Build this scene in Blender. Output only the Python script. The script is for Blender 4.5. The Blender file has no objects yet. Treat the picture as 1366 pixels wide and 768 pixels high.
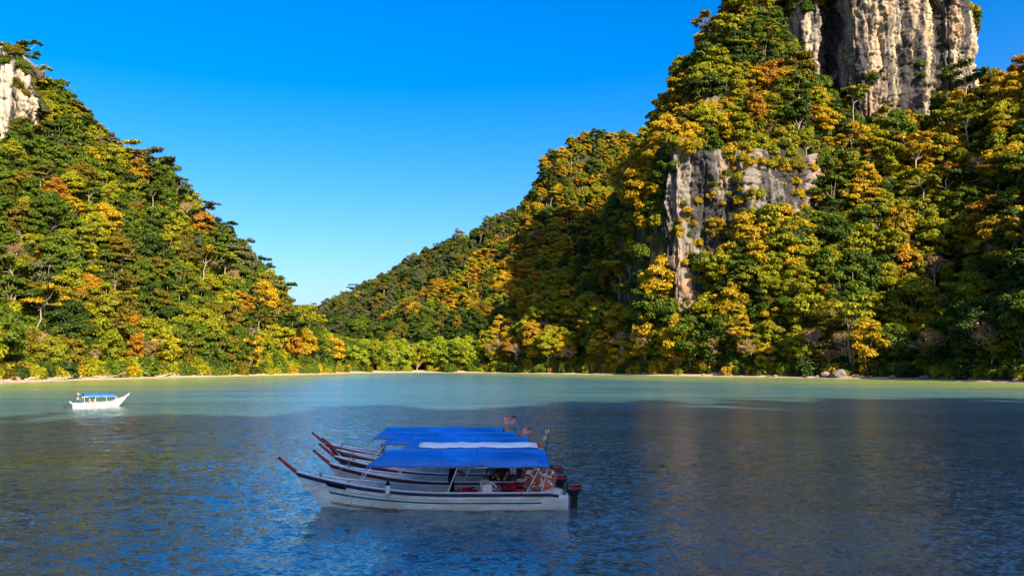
import bpy, bmesh, math, random
import numpy as np
from mathutils import Vector, Matrix, Quaternion
R = math.radians
sc = bpy.context.scene
COL = sc.collection

# ------------------------------------------------------------------ camera
F = 1072.0                       # focal length in photo pixels (1366 wide)
HY = 485.0                       # horizon row
CAMH = 5.0
PITCH = math.atan((HY - 384.0) / F)
cam_d = bpy.data.cameras.new('camera')
cam = bpy.data.objects.new('camera', cam_d)
COL.objects.link(cam)
cam_d.sensor_width = 36.0
cam_d.lens = 36.0 * F / 1366.0
cam_d.clip_start = 0.1
cam_d.clip_end = 20000
cam.location = (0, 0, CAMH)
cam.rotation_euler = (R(90) + PITCH, 0, 0)
sc.camera = cam

# ------------------------------------------------------------------ sky, sun, exposure
SUN_AZ = R(34)                   # to the right of straight behind the camera
SUN_EL = R(29)
w = bpy.data.worlds.new('World')
sc.world = w
w.use_nodes = True
nt = w.node_tree
nt.nodes.clear()
out = nt.nodes.new('ShaderNodeOutputWorld')
bg = nt.nodes.new('ShaderNodeBackground')
sky = nt.nodes.new('ShaderNodeTexSky')
hsv = nt.nodes.new('ShaderNodeHueSaturation')
sky.sky_type = 'NISHITA'
sky.sun_disc = False
sky.sun_elevation = SUN_EL
# sun stands at direction (sin az, -cos az): rotation is measured from +Y clockwise
sky.sun_rotation = math.pi - SUN_AZ
sky.altitude = 0
sky.air_density = 1.0
sky.dust_density = 3.2
sky.ozone_density = 3.5
hsv.inputs['Saturation'].default_value = 1.52
hsv.inputs['Hue'].default_value = 0.510
hsv.inputs['Value'].default_value = 1.0
bg.inputs['Strength'].default_value = 0.095
nt.links.new(sky.outputs[0], hsv.inputs['Color'])
nt.links.new(hsv.outputs[0], bg.inputs['Color'])
nt.links.new(bg.outputs[0], out.inputs['Surface'])

sun_d = bpy.data.lights.new('sun', 'SUN')
sun_d.energy = 5.0
sun_d.angle = R(0.5)
sun_d.color = (1.0, 0.87, 0.62)
sun = bpy.data.objects.new('sun', sun_d)
COL.objects.link(sun)
SUN_DIR = Vector((math.sin(SUN_AZ) * math.cos(SUN_EL), -math.cos(SUN_AZ) * math.cos(SUN_EL), math.sin(SUN_EL)))
sun.rotation_euler = SUN_DIR.to_track_quat('Z', 'Y').to_euler()
sun.location = SUN_DIR * 400

sc.view_settings.view_transform = 'Standard'
sc.view_settings.look = 'None'
sc.view_settings.gamma = 1.0
sc.view_settings.exposure = 1.62
sc.render.engine = 'CYCLES'
sc.cycles.use_denoising = True
sc.cycles.max_bounces = 6
sc.cycles.diffuse_bounces = 2
sc.cycles.glossy_bounces = 3
sc.cycles.transmission_bounces = 3
sc.cycles.transparent_max_bounces = 4
sc.cycles.volume_bounces = 0
sc.cycles.caustics_reflective = False
sc.cycles.caustics_refractive = False

# ------------------------------------------------------------------ helpers
ct, st = math.cos(PITCH), math.sin(PITCH)
def P(px, py, Y):
    """world point on the photo ray (px,py) at ground distance Y"""
    u, v = (px - 683.0) / F, (384.0 - py) / F
    dy = ct - v * st
    dz = st + v * ct
    k = Y / dy
    return Vector((u * k, Y, CAMH + dz * k))
def G(px, py):
    """world point where the photo ray meets the water"""
    v = (384.0 - py) / F
    dz = st + v * ct
    k = -CAMH / dz
    return Vector(((px - 683.0) / F * k, (ct - v * st) * k, 0))
def project(p):
    """p: (n,3) array -> px, py, depth"""
    x, y, z = p[:, 0], p[:, 1], p[:, 2] - CAMH
    d = y * ct + z * st
    v = -y * st + z * ct
    d = np.maximum(d, 1e-3)
    return 683 + F * x / d, 384 - F * v / d, d

def tag(o, label=None, cat=None, group=None, kind=None):
    if label: o['label'] = label
    if cat: o['category'] = cat
    if group: o['group'] = group
    if kind: o['kind'] = kind
    return o
def link(name, me, parent=None, mat=None):
    o = bpy.data.objects.new(name, me)
    COL.objects.link(o)
    if parent is not None: o.parent = parent
    if mat is not None and me is not None and len(me.materials) == 0: me.materials.append(mat)
    return o
def empty(name, loc=(0, 0, 0), rz=0):
    o = bpy.data.objects.new(name, None)
    o.empty_display_size = 0.3
    COL.objects.link(o)
    o.location = loc
    o.rotation_euler = (0, 0, rz)
    return o
def mesh_from(name, V, Fc, smooth=True):
    me = bpy.data.meshes.new(name)
    me.from_pydata([tuple(v) for v in V], [], [tuple(f) for f in Fc])
    if smooth:
        me.polygons.foreach_set('use_smooth', [True] * len(me.polygons))
    me.update()
    return me
def np_mesh(name, V, Q):
    """V (n,3) float array, Q (m,k) int array of equal-size faces"""
    me = bpy.data.meshes.new(name)
    V = np.asarray(V, dtype=np.float32); Q = np.asarray(Q, dtype=np.int32)
    k = Q.shape[1]
    me.vertices.add(len(V)); me.vertices.foreach_set('co', V.ravel())
    me.loops.add(Q.size); me.loops.foreach_set('vertex_index', Q.ravel())
    me.polygons.add(len(Q))
    me.polygons.foreach_set('loop_start', np.arange(0, Q.size, k, dtype=np.int32))
    me.polygons.foreach_set('loop_total', np.full(len(Q), k, dtype=np.int32))
    me.update(calc_edges=True)
    return me
class MB:
    def __init__(s): s.V = []; s.F = []
    def box(s, c, size, rot=None, taper=1.0):
        n = len(s.V)
        hx, hy, hz = size[0] / 2, size[1] / 2, size[2] / 2
        for dz in (-1, 1):
            k = taper if dz > 0 else 1.0
            for dx, dy in ((-1, -1), (1, -1), (1, 1), (-1, 1)):
                v = Vector((dx * hx * k, dy * hy * k, dz * hz))
                if rot is not None: v = rot @ v
                s.V.append(v + Vector(c))
        for f in ((3, 2, 1, 0), (4, 5, 6, 7), (0, 1, 5, 4), (1, 2, 6, 5), (2, 3, 7, 6), (3, 0, 4, 7)):
            s.F.append([n + i for i in f])
        return s
    def tube(s, pts, rad, seg=8, cap=True):
        pts = [Vector(p) for p in pts]
        if not isinstance(rad, (list, tuple)): rad = [rad] * len(pts)
        n0 = len(s.V)
        up = Vector((0, 0, 1))
        for i, p in enumerate(pts):
            t = (pts[min(i + 1, len(pts) - 1)] - pts[max(i - 1, 0)]).normalized()
            a = t.cross(up if abs(t.z) < 0.95 else Vector((1, 0, 0))).normalized()
            b = t.cross(a)
            for k in range(seg):
                an = 2 * math.pi * k / seg
                s.V.append(p + (a * math.cos(an) + b * math.sin(an)) * rad[i])
        for i in range(len(pts) - 1):
            for k in range(seg):
                a0 = n0 + i * seg + k; a1 = n0 + i * seg + (k + 1) % seg
                s.F.append([a0, a1, a1 + seg, a0 + seg])
        if cap:
            s.F.append([n0 + k for k in range(seg)][::-1])
            s.F.append([n0 + (len(pts) - 1) * seg + k for k in range(seg)])
        return s
    def lathe(s, prof, c=(0, 0, 0), seg=16, rot=None):
        n0 = len(s.V)
        for r, z in prof:
            for k in range(seg):
                an = 2 * math.pi * k / seg
                v = Vector((r * math.cos(an), r * math.sin(an), z))
                if rot is not None: v = rot @ v
                s.V.append(v + Vector(c))
        for i in range(len(prof) - 1):
            for k in range(seg):
                a0 = n0 + i * seg + k; a1 = n0 + i * seg + (k + 1) % seg
                s.F.append([a0, a1, a1 + seg, a0 + seg])
        s.F.append([n0 + k for k in range(seg)][::-1])
        s.F.append([n0 + (len(prof) - 1) * seg + k for k in range(seg)])
        return s
    def mesh(s, name, smooth=False): return mesh_from(name, s.V, s.F, smooth)
    def build(s, name, mat, parent=None, smooth=False):
        return link(name, s.mesh(name, smooth), parent, mat)
def bevel(o, wd=0.01, seg=2):
    m = o.modifiers.new('bevel', 'BEVEL'); m.width = wd; m.segments = seg; m.limit_method = 'ANGLE'
    return o
def loft(name, rows, close=False, smooth=True):
    n = len(rows[0]); V = [v for r in rows for v in r]; Fc = []
    for i in range(len(rows) - 1):
        for k in range(n - 1 + (1 if close else 0)):
            a = i * n + k; b = i * n + (k + 1) % n
            Fc.append([a, b, b + n, a + n])
    return mesh_from(name, V, Fc, smooth)

# value noise (numpy), used for terrain and rock relief
def vnoise(x, y, seed=0):
    xi = np.floor(x).astype(np.int64); yi = np.floor(y).astype(np.int64)
    fx = x - xi; fy = y - yi
    fx = fx * fx * (3 - 2 * fx); fy = fy * fy * (3 - 2 * fy)
    def h(a, b):
        n = (a * 374761393 + b * 668265263 + seed * 1442695041) & 0xffffffff
        n = ((n ^ (n >> 13)) * 1274126177) & 0xffffffff
        return ((n ^ (n >> 16)) & 0xffff) / 65535.0
    return (h(xi, yi) * (1 - fx) + h(xi + 1, yi) * fx) * (1 - fy) + (h(xi, yi + 1) * (1 - fx) + h(xi + 1, yi + 1) * fx) * fy
def fbm(x, y, seed=0, oct=4):
    s = 0; a = 0.5
    for i in range(oct):
        s = s + a * (vnoise(x, y, seed + i) - 0.5) * 2; x = x * 2.03 + 11.3; y = y * 2.03 + 7.7; a *= 0.5
    return s
def sstep(a, b, x):
    t = np.clip((x - a) / (b - a), 0, 1); return t * t * (3 - 2 * t)

# ------------------------------------------------------------------ materials
def new_mat(name):
    m = bpy.data.materials.new(name); m.use_nodes = True
    t = m.node_tree; b = t.nodes['Principled BSDF']
    return m, t, b
def plain(name, col, rough=0.5, spec=0.4, metal=0.0, var=0.12, scale=6.0, bump=0.0, streak=None):
    """paint/plastic/cloth with uneven wear"""
    m, t, b = new_mat(name)
    tc = t.nodes.new('ShaderNodeTexCoord')
    mp = t.nodes.new('ShaderNodeMapping'); t.links.new(tc.outputs['Object'], mp.inputs[0])
    if streak: mp.inputs['Scale'].default_value = streak
    nz = t.nodes.new('ShaderNodeTexNoise'); nz.inputs['Scale'].default_value = scale; nz.inputs['Detail'].default_value = 6
    nz.inputs['Roughness'].default_value = 0.65
    t.links.new(mp.outputs[0], nz.inputs['Vector'])
    cr = t.nodes.new('ShaderNodeValToRGB')
    lo = [max(0, c * (1 - 2.2 * var)) for c in col]; hi = [min(1, c * (1 + 1.4 * var)) for c in col]
    cr.color_ramp.elements[0].position = 0.32; cr.color_ramp.elements[0].color = (*lo, 1)
    cr.color_ramp.elements[1].position = 0.68; cr.color_ramp.elements[1].color = (*hi, 1)
    t.links.new(nz.outputs[0], cr.inputs[0]); t.links.new(cr.outputs[0], b.inputs['Base Color'])
    b.inputs['Roughness'].default_value = rough
    b.inputs['Specular IOR Level'].default_value = spec
    b.inputs['Metallic'].default_value = metal
    if bump:
        bp = t.nodes.new('ShaderNodeBump'); bp.inputs['Strength'].default_value = bump; bp.inputs['Distance'].default_value = 0.02
        t.links.new(nz.outputs[0], bp.inputs['Height']); t.links.new(bp.outputs[0], b.inputs['Normal'])
    return m

def leaf_mat(name, c_lo, c_hi, trans=0.34):
    m, t, b = new_mat(name)
    L = t.links
    oi = t.nodes.new('ShaderNodeObjectInfo')
    tc = t.nodes.new('ShaderNodeTexCoord')
    nz = t.nodes.new('ShaderNodeTexNoise'); nz.inputs['Scale'].default_value = 0.75; nz.inputs['Detail'].default_value = 3
    L.new(tc.outputs['Object'], nz.inputs['Vector'])
    add = t.nodes.new('ShaderNodeMath'); add.operation = 'MULTIPLY_ADD'
    add.inputs[1].default_value = 0.55
    sub = t.nodes.new('ShaderNodeMath'); sub.operation = 'MULTIPLY_ADD'; sub.inputs[1].default_value = 1.5; sub.inputs[2].default_value = -0.52
    L.new(nz.outputs[0], sub.inputs[0])
    L.new(oi.outputs['Random'], add.inputs[0]); L.new(sub.outputs[0], add.inputs[2])
    mx = t.nodes.new('ShaderNodeMix'); mx.data_type = 'RGBA'
    mx.inputs[6].default_value = (*c_lo, 1); mx.inputs[7].default_value = (*c_hi, 1)
    L.new(add.outputs[0], mx.inputs[0])
    L.new(mx.outputs[2], b.inputs['Base Color'])
    b.inputs['Roughness'].default_value = 0.55
    b.inputs['Specular IOR Level'].default_value = 0.22
    tr = t.nodes.new('ShaderNodeBsdfTranslucent')
    L.new(mx.outputs[2], tr.inputs['Color'])
    ms = t.nodes.new('ShaderNodeMixShader'); ms.inputs[0].default_value = trans
    L.new(b.outputs[0], ms.inputs[1]); L.new(tr.outputs[0], ms.inputs[2])
    L.new(ms.outputs[0], t.nodes['Material Output'].inputs['Surface'])
    return m
LEAF = {
    'deep':   leaf_mat('leaf_deep_green', (0.018, 0.038, 0.004), (0.050, 0.085, 0.006)),
    'mid':    leaf_mat('leaf_mid_green', (0.040, 0.072, 0.004), (0.105, 0.145, 0.006)),
    'bright': leaf_mat('leaf_yellow_green', (0.125, 0.145, 0.004), (0.29, 0.265, 0.006)),
    'lime':   leaf_mat('leaf_lime_green', (0.13, 0.175, 0.006), (0.24, 0.29, 0.010)),
    'olive':  leaf_mat('leaf_olive', (0.075, 0.068, 0.005), (0.18, 0.135, 0.007)),
    'golden': leaf_mat('leaf_golden', (0.25, 0.170, 0.005), (0.47, 0.300, 0.007)),
    'orange': leaf_mat('leaf_orange', (0.20, 0.100, 0.006), (0.42, 0.200, 0.008)),
    'tan':    leaf_mat('leaf_dry_pink', (0.20, 0.11, 0.05), (0.38, 0.22, 0.085)),
    'grey':   leaf_mat('leaf_grey_green', (0.05, 0.062, 0.026), (0.13, 0.13, 0.05)),
}
BARK = plain('bark_pale', (0.23, 0.19, 0.15), 0.9, 0.1, var=0.25, scale=1.2, streak=(3, 3, 0.6))
BARK_W = plain('bark_bleached', (0.42, 0.36, 0.30), 0.9, 0.1, var=0.2, scale=1.5, streak=(3, 3, 0.6))

def ground_material():
    m, t, b = new_mat('hill_ground'); L = t.links
    geo = t.nodes.new('ShaderNodeNewGeometry')
    sep = t.nodes.new('ShaderNodeSeparateXYZ'); L.new(geo.outputs['Position'], sep.inputs[0])
    n1 = t.nodes.new('ShaderNodeTexNoise'); n1.inputs['Scale'].default_value = 0.35; n1.inputs['Detail'].default_value = 8
    L.new(geo.outputs['Position'], n1.inputs['Vector'])
    n2 = t.nodes.new('ShaderNodeTexNoise'); n2.inputs['Scale'].default_value = 2.3; n2.inputs['Detail'].default_value = 6
    L.new(geo.outputs['Position'], n2.inputs['Vector'])
    sand = t.nodes.new('ShaderNodeValToRGB')
    sand.color_ramp.elements[0].position = 0.3; sand.color_ramp.elements[0].color = (0.19, 0.125, 0.085, 1)
    sand.color_ramp.elements[1].position = 0.62; sand.color_ramp.elements[1].color = (0.50, 0.38, 0.28, 1)
    L.new(n2.outputs[0], sand.inputs[0])
    soil = t.nodes.new('ShaderNodeValToRGB')
    soil.color_ramp.elements[0].position = 0.35; soil.color_ramp.elements[0].color = (0.018, 0.022, 0.008, 1)
    soil.color_ramp.elements[1].position = 0.7; soil.color_ramp.elements[1].color = (0.055, 0.05, 0.02, 1)
    L.new(n1.outputs[0], soil.inputs[0])
    mr = t.nodes.new('ShaderNodeMapRange'); mr.inputs['From Min'].default_value = 1.2; mr.inputs['From Max'].default_value = 1.9
    ma = t.nodes.new('ShaderNodeMath'); ma.operation = 'MULTIPLY_ADD'; ma.inputs[1].default_value = 1.4; 
    L.new(n1.outputs[0], ma.inputs[0])
    L.new(sep.outputs['Z'], ma.inputs[2])
    su = t.nodes.new('ShaderNodeMath'); su.operation = 'SUBTRACT'; su.inputs[1].default_value = 0.7
    L.new(ma.outputs[0], su.inputs[0]); L.new(su.outputs[0], mr.inputs['Value'])
    wet = t.nodes.new('ShaderNodeMapRange'); wet.inputs['From Min'].default_value = 0.02; wet.inputs['From Max'].default_value = 0.3
    wet.inputs['To Min'].default_value = 0.5; wet.inputs['To Max'].default_value = 1.0
    L.new(sep.outputs['Z'], wet.inputs['Value'])
    wm = t.nodes.new('ShaderNodeMix'); wm.data_type = 'RGBA'; wm.blend_type = 'MULTIPLY'; wm.inputs[0].default_value = 1
    L.new(sand.outputs[0], wm.inputs[6]); L.new(wet.outputs[0], wm.inputs[7])
    mx = t.nodes.new('ShaderNodeMix'); mx.data_type = 'RGBA'
    L.new(mr.outputs[0], mx.inputs[0]); L.new(wm.outputs[2], mx.inputs[6]); L.new(soil.outputs[0], mx.inputs[7])
    L.new(mx.outputs[2], b.inputs['Base Color'])
    b.inputs['Roughness'].default_value = 0.95; b.inputs['Specular IOR Level'].default_value = 0.1
    bp = t.nodes.new('ShaderNodeBump'); bp.inputs['Strength'].default_value = 0.6; bp.inputs['Distance'].default_value = 0.3
    L.new(n2.outputs[0], bp.inputs['Height']); L.new(bp.outputs[0], b.inputs['Normal'])
    return m

def rock_material(name, light=(0.43, 0.335, 0.235), grey=(0.19, 0.16, 0.135), dark_amt=0.5, orange=0.35):
    m, t, b = new_mat(name); L = t.links
    geo = t.nodes.new('ShaderNodeNewGeometry')
    def noise(scale, sc3, detail=6, rough=0.6):
        mp = t.nodes.new('ShaderNodeMapping'); mp.inputs['Scale'].default_value = sc3
        L.new(geo.outputs['Position'], mp.inputs[0])
        n = t.nodes.new('ShaderNodeTexNoise'); n.inputs['Scale'].default_value = scale; n.inputs['Detail'].default_value = detail
        n.inputs['Roughness'].default_value = rough
        L.new(mp.outputs[0], n.inputs['Vector']); return n
    def ramp(n, p0, p1, c0=(0, 0, 0, 1), c1=(1, 1, 1, 1)):
        r = t.nodes.new('ShaderNodeValToRGB'); r.color_ramp.elements[0].position = p0; r.color_ramp.elements[1].position = p1
        r.color_ramp.elements[0].color = c0; r.color_ramp.elements[1].color = c1
        L.new(n.outputs[0], r.inputs[0]); return r
    def mix(f, a, bb):
        x = t.nodes.new('ShaderNodeMix'); x.data_type = 'RGBA'
        L.new(f.outputs[0], x.inputs[0])
        if isinstance(a, tuple): x.inputs[6].default_value = (*a, 1)
        else: L.new(a, x.inputs[6])
        if isinstance(bb, tuple): x.inputs[7].default_value = (*bb, 1)
        else: L.new(bb, x.inputs[7])
        return x.outputs[2]
    n_big = noise(0.06, (1, 1, 0.5), 5)
    n_str = noise(0.35, (1, 1, 0.07), 6, 0.65)
    n_str2 = noise(0.075, (1, 1, 0.16), 6, 0.62)
    n_fine = noise(0.8, (1, 1, 0.45), 9, 0.75)
    c = mix(ramp(n_fine, 0.35, 0.65), grey, light)
    c = mix(ramp(n_big, 0.60 - 0.25 * orange, 0.75), c, (0.40, 0.20, 0.09))
    c = mix(ramp(n_str, 0.47, 0.60), c, (0.12, 0.11, 0.11))
    c = mix(ramp(n_str2, 0.62 - 0.25 * dark_amt, 0.66 - 0.22 * dark_amt), c, (0.035, 0.033, 0.036))
    L.new(c, b.inputs['Base Color'])
    b.inputs['Roughness'].default_value = 0.9; b.inputs['Specular IOR Level'].default_value = 0.15
    bp = t.nodes.new('ShaderNodeBump'); bp.inputs['Strength'].default_value = 0.9; bp.inputs['Distance'].default_value = 0.8
    L.new(n_fine.outputs[0], bp.inputs['Height']); L.new(bp.outputs[0], b.inputs['Normal'])
    return m

def water_material():
    m, t, b = new_mat('sea_water'); L = t.links
    geo = t.nodes.new('ShaderNodeNewGeometry')
    at = t.nodes.new('ShaderNodeAttribute'); at.attribute_name = 'shoal'
    def wave(scale, sc3, rot, detail, rough=0.55):
        mp = t.nodes.new('ShaderNodeMapping'); mp.inputs['Scale'].default_value = sc3; mp.inputs['Rotation'].default_value = (0, 0, rot)
        L.new(geo.outputs['Position'], mp.inputs[0])
        n = t.nodes.new('ShaderNodeTexNoise'); n.inputs['Scale'].default_value = scale; n.inputs['Detail'].default_value = detail
        n.inputs['Roughness'].default_value = rough
        L.new(mp.outputs[0], n.inputs['Vector']); return n
    # ripple slopes of three sizes, straight from noise vectors so that far water stays rough
    def slopes(scale, sc3, rot, detail, k, prev=None, rough=0.55):
        n = wave(scale, sc3, rot, detail, rough)
        sb = t.nodes.new('ShaderNodeVectorMath'); sb.operation = 'SUBTRACT'; sb.inputs[1].default_value = (0.5, 0.5, 0.5)
        L.new(n.outputs['Color'], sb.inputs[0])
        ml = t.nodes.new('ShaderNodeVectorMath'); ml.operation = 'MULTIPLY_ADD'; ml.inputs[1].default_value = (k * 0.75, k, 0)
        L.new(sb.outputs[0], ml.inputs[0])
        if prev is not None: L.new(prev, ml.inputs[2])
        return ml.outputs[0]
    v = slopes(3.2, (0.6, 1.1, 1), R(14), 3, 0.62)
    v = slopes(0.35, (0.6, 1.3, 1), R(-14), 2, 0.06, v)
    v = slopes(9.0, (0.7, 1.2, 1), R(30), 2, 0.8, v)
    gust = wave(0.022, (0.8, 2.4, 1), R(8), 4)            # patches of more and less wind
    gm = t.nodes.new('ShaderNodeMapRange'); gm.inputs['From Min'].default_value = 0.35; gm.inputs['From Max'].default_value = 0.65
    gm.inputs['To Min'].default_value = 0.7; gm.inputs['To Max'].default_value = 1.15
    L.new(gust.outputs[0], gm.inputs['Value'])
    sc_ = t.nodes.new('ShaderNodeVectorMath'); sc_.operation = 'SCALE'; L.new(v, sc_.inputs[0]); L.new(gm.outputs[0], sc_.inputs['Scale'])
    ad = t.nodes.new('ShaderNodeVectorMath'); ad.operation = 'ADD'; ad.inputs[1].default_value = (0, 0, 1); L.new(sc_.outputs[0], ad.inputs[0])
    nm = t.nodes.new('ShaderNodeVectorMath'); nm.operation = 'NORMALIZE'; L.new(ad.outputs[0], nm.inputs[0])
    L.new(nm.outputs[0], b.inputs['Normal'])
    # colour of the water body: silty green over the shallows, darker blue-green where it is deep, and a painted patch of sunlight
    mx = t.nodes.new('ShaderNodeMix'); mx.data_type = 'RGBA'
    mx.inputs[6].default_value = (0.048, 0.125, 0.142, 1); mx.inputs[7].default_value = (0.22, 0.27, 0.065, 1)
    L.new(at.outputs['Fac'], mx.inputs[0])
    at2 = t.nodes.new('ShaderNodeAttribute'); at2.attribute_name = 'sun_patch'
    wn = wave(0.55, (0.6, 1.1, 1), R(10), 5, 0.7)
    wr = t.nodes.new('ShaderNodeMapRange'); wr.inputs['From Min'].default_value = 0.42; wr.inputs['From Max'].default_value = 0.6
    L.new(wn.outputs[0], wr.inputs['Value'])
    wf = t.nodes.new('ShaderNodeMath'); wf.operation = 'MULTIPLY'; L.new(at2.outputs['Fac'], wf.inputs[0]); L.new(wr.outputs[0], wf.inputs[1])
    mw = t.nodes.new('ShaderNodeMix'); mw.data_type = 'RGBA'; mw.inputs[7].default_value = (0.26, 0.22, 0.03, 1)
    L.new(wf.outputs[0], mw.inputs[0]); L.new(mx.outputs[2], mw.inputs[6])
    silt = wave(0.045, (0.35, 1.6, 1), R(6), 5, 0.65)          # streaks of silt carried along the bay
    sr = t.nodes.new('ShaderNodeMapRange'); sr.inputs['From Min'].default_value = 0.3; sr.inputs['From Max'].default_value = 0.7
    sr.inputs['To Min'].default_value = 0.62; sr.inputs['To Max'].default_value = 1.3
    L.new(silt.outputs[0], sr.inputs['Value'])
    sm_ = t.nodes.new('ShaderNodeVectorMath'); sm_.operation = 'SCALE'; L.new(mw.outputs[2], sm_.inputs[0]); L.new(sr.outputs[0], sm_.inputs['Scale'])
    L.new(sm_.outputs[0], b.inputs['Base Color'])
    at3 = t.nodes.new('ShaderNodeAttribute'); at3.attribute_name = 'chop'      # ripples finer than the net
    L.new(at3.outputs['Fac'], b.inputs['Roughness'])
    b.inputs['IOR'].default_value = 1.45
    return m
M_GROUND = ground_material()
M_ROCK = rock_material('limestone_pale', dark_amt=0.56, orange=0.55)
M_ROCK2 = rock_material('limestone_grey', (0.23, 0.185, 0.15), (0.10, 0.088, 0.084), 0.66, 0.5)
M_ROCK3 = rock_material('limestone_light', (0.44, 0.37, 0.29), (0.25, 0.22, 0.20), 0.25, 0.3)
M_WATER = water_material()

# ------------------------------------------------------------------ terrain
shore_px = [(0, 512), (100, 508), (200, 505), (300, 502.5), (430, 499.5), (480, 497.6), (560, 497), (640, 497.3),
            (750, 499), (900, 501.5), (1000, 503), (1100, 504.5), (1200, 506), (1366, 511)]
shore = [tuple(G(*p)[:2]) for p in shore_px]
shore_full = [(-330, -700), (-300, -60), (-210, 80), (-150, 150)] + shore + [(150, 165), (205, 120), (200, 60), (130, 10), (60, -35), (15, -75), (-20, -160), (-40, -700)]
poly = np.array(shore_full)
def shore_sdf(x, y):
    """positive inland, negative over water"""
    d2 = np.full(x.shape, 1e18); inside = np.zeros(x.shape, bool)
    n = len(poly)
    for i in range(n):
        a = poly[i]; b = poly[(i + 1) % n]
        ab = b - a
        t = np.clip(((x - a[0]) * ab[0] + (y - a[1]) * ab[1]) / (ab @ ab), 0, 1)
        dd = (x - a[0] - t * ab[0]) ** 2 + (y - a[1] - t * ab[1]) ** 2
        if i < n - 1: d2 = np.minimum(d2, dd)
        cond = (a[1] > y) != (b[1] > y)
        with np.errstate(divide='ignore', invalid='ignore'):
            xc = a[0] + (y - a[1]) * (b[0] - a[0]) / (b[1] - a[1] + 1e-12)
        inside ^= cond & (x < xc)
    d = np.sqrt(d2)
    return np.where(inside, -d, d)

def PP(px, py, Y): return tuple(P(px, py, Y))
# the hill behind the camera: its crest stands where the edge of its shade on the bay says it must
NCREST = 112.0
def crest(px, py, hc=NCREST, tree=9.0):
    g = G(px, py); k = hc / SUN_DIR.z
    return (g.x + SUN_DIR.x * k, g.y + SUN_DIR.y * k, hc - tree)
RIDGES = {
    'L': (0.95, [(-480, 330, 210), PP(-130, 60, 400), PP(0, 100, 400), PP(60, 160, 400), PP(120, 205, 400), PP(190, 255, 400), PP(260, 312, 400),
                 PP(320, 372, 400), PP(370, 415, 405), PP(410, 445, 410), PP(450, 480, 415)]),
    'A': (1.15, [(420, 330, 190), (300, 262, 165), PP(1420, 130, 350), PP(1350, 128, 380), (215, 418, 146), (165, 425, 150), (135, 432, 160)]),
    'A3': (1.7, [(128, 475, 185), PP(998, 4, 430), PP(980, 44, 418), PP(955, 112, 400), PP(925, 160, 385), PP(897, 208, 368)]),
    'A2': (0.9, [PP(890, 360, 372), PP(800, 392, 400), PP(720, 425, 425), PP(650, 462, 445)]),
    'B': (2.6, [(420, 560, 190), (250, 610, 190), PP(900, 188, 630), PP(850, 198, 630), PP(795, 196, 630), PP(765, 200, 630), PP(740, 218, 630)]),
    'B2': (0.72, [(250, 610, 120), PP(860, 270, 610), PP(760, 295, 610), PP(712, 322, 612), PP(640, 378, 605), PP(560, 418, 595), PP(490, 450, 580), PP(430, 470, 570)]),
    'C': (0.6, [(160, 900, 200), PP(740, 270, 900), PP(690, 293, 900), PP(620, 326, 900), PP(560, 356, 890), PP(480, 396, 880), PP(410, 428, 860), PP(330, 450, 850), (-500, 800, 60)]),
    'N': (1.05, [crest(-500, 585), crest(-150, 580), crest(80, 575), crest(330, 566), crest(560, 556), crest(800, 549), crest(1050, 543), crest(1366, 541), (275, -10, 92), (310, 90, 92), (335, 150, 105), (300, 262, 160)]),
}
cliff_x = np.array([40, 56, 66, 90, 112, 128, 150]); cliff_y = np.array([400, 362, 348, 346, 348, 354, 370])
def height(x, y):
    sdf = shore_sdf(x, y)
    best = np.full(x.shape, -1e9); zone = np.zeros(x.shape, np.int32)
    for zi, (k, (s, pts)) in enumerate(RIDGES.items()):
        hz = np.full(x.shape, -1e9)
        for a, b in zip(pts[:-1], pts[1:]):
            a = np.array(a); b = np.array(b); ab = b[:2] - a[:2]
            t = np.clip(((x - a[0]) * ab[0] + (y - a[1]) * ab[1]) / (ab @ ab), 0, 1)
            d = np.hypot(x - a[0] - t * ab[0], y - a[1] - t * ab[1])
            hz = np.maximum(hz, a[2] + t * (b[2] - a[2]) - s * (np.sqrt(d * d + 36) - 6))
        zone = np.where(hz > best, zi, zone)
        best = np.maximum(best, hz)
    best = best + 7 * fbm(x / 38, y / 38, 3, 4) * sstep(5, 40, best)
    inl = np.maximum(sdf, 0)
    bw = 10.5 + 5 * fbm(x / 16, y / 16, 77, 2)
    sh = 0.11 * np.minimum(inl, bw) + 1.15 * np.maximum(inl - bw, 0) * (0.85 + 0.3 * vnoise(x / 45, y / 45, 9))
    yc = np.interp(x, cliff_x, cliff_y)
    step = 62 * sstep(2.5, 9, y - yc) * sstep(50, 62, x) * (1 - sstep(120, 150, x))
    sh = sh + step + 50 * sstep(366, 390, y) * sstep(84, 98, x) * (1 - sstep(140, 168, x))
    sh = sh + 20 * sstep(12, 30, inl) * sstep(314, 332, y) * sstep(50, 64, x) * (1 - sstep(105, 125, x)) * (1 - sstep(345, 350, y) * 0.0)
    gentle = sstep(118, 150, x) * (1 - sstep(330, 380, y)) * sstep(60, 120, y)
    sh = sh * (1 - 0.33 * gentle)
    sh = sh * (1 + 1.6 * sstep(30, -20, y))
    k = 6.0
    hmin = np.minimum(best, sh)
    land = np.where(sdf < 14, np.minimum(sh, np.maximum(best, 0.09 * inl + 0.3)), np.maximum(hmin, 1.2 + 0.2 * vnoise(x / 20, y / 20, 4)))
    z = np.where(sdf > 0, land, np.maximum(-0.10 * (-sdf), -3.5))
    return z, zone, sdf
STEP = 4.0
gx = np.arange(-640, 641, STEP); gy = np.arange(-360, 1121, STEP)
XX, YY = np.meshgrid(gx, gy)
ZZ, ZN, SD = height(XX, YY)
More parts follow.
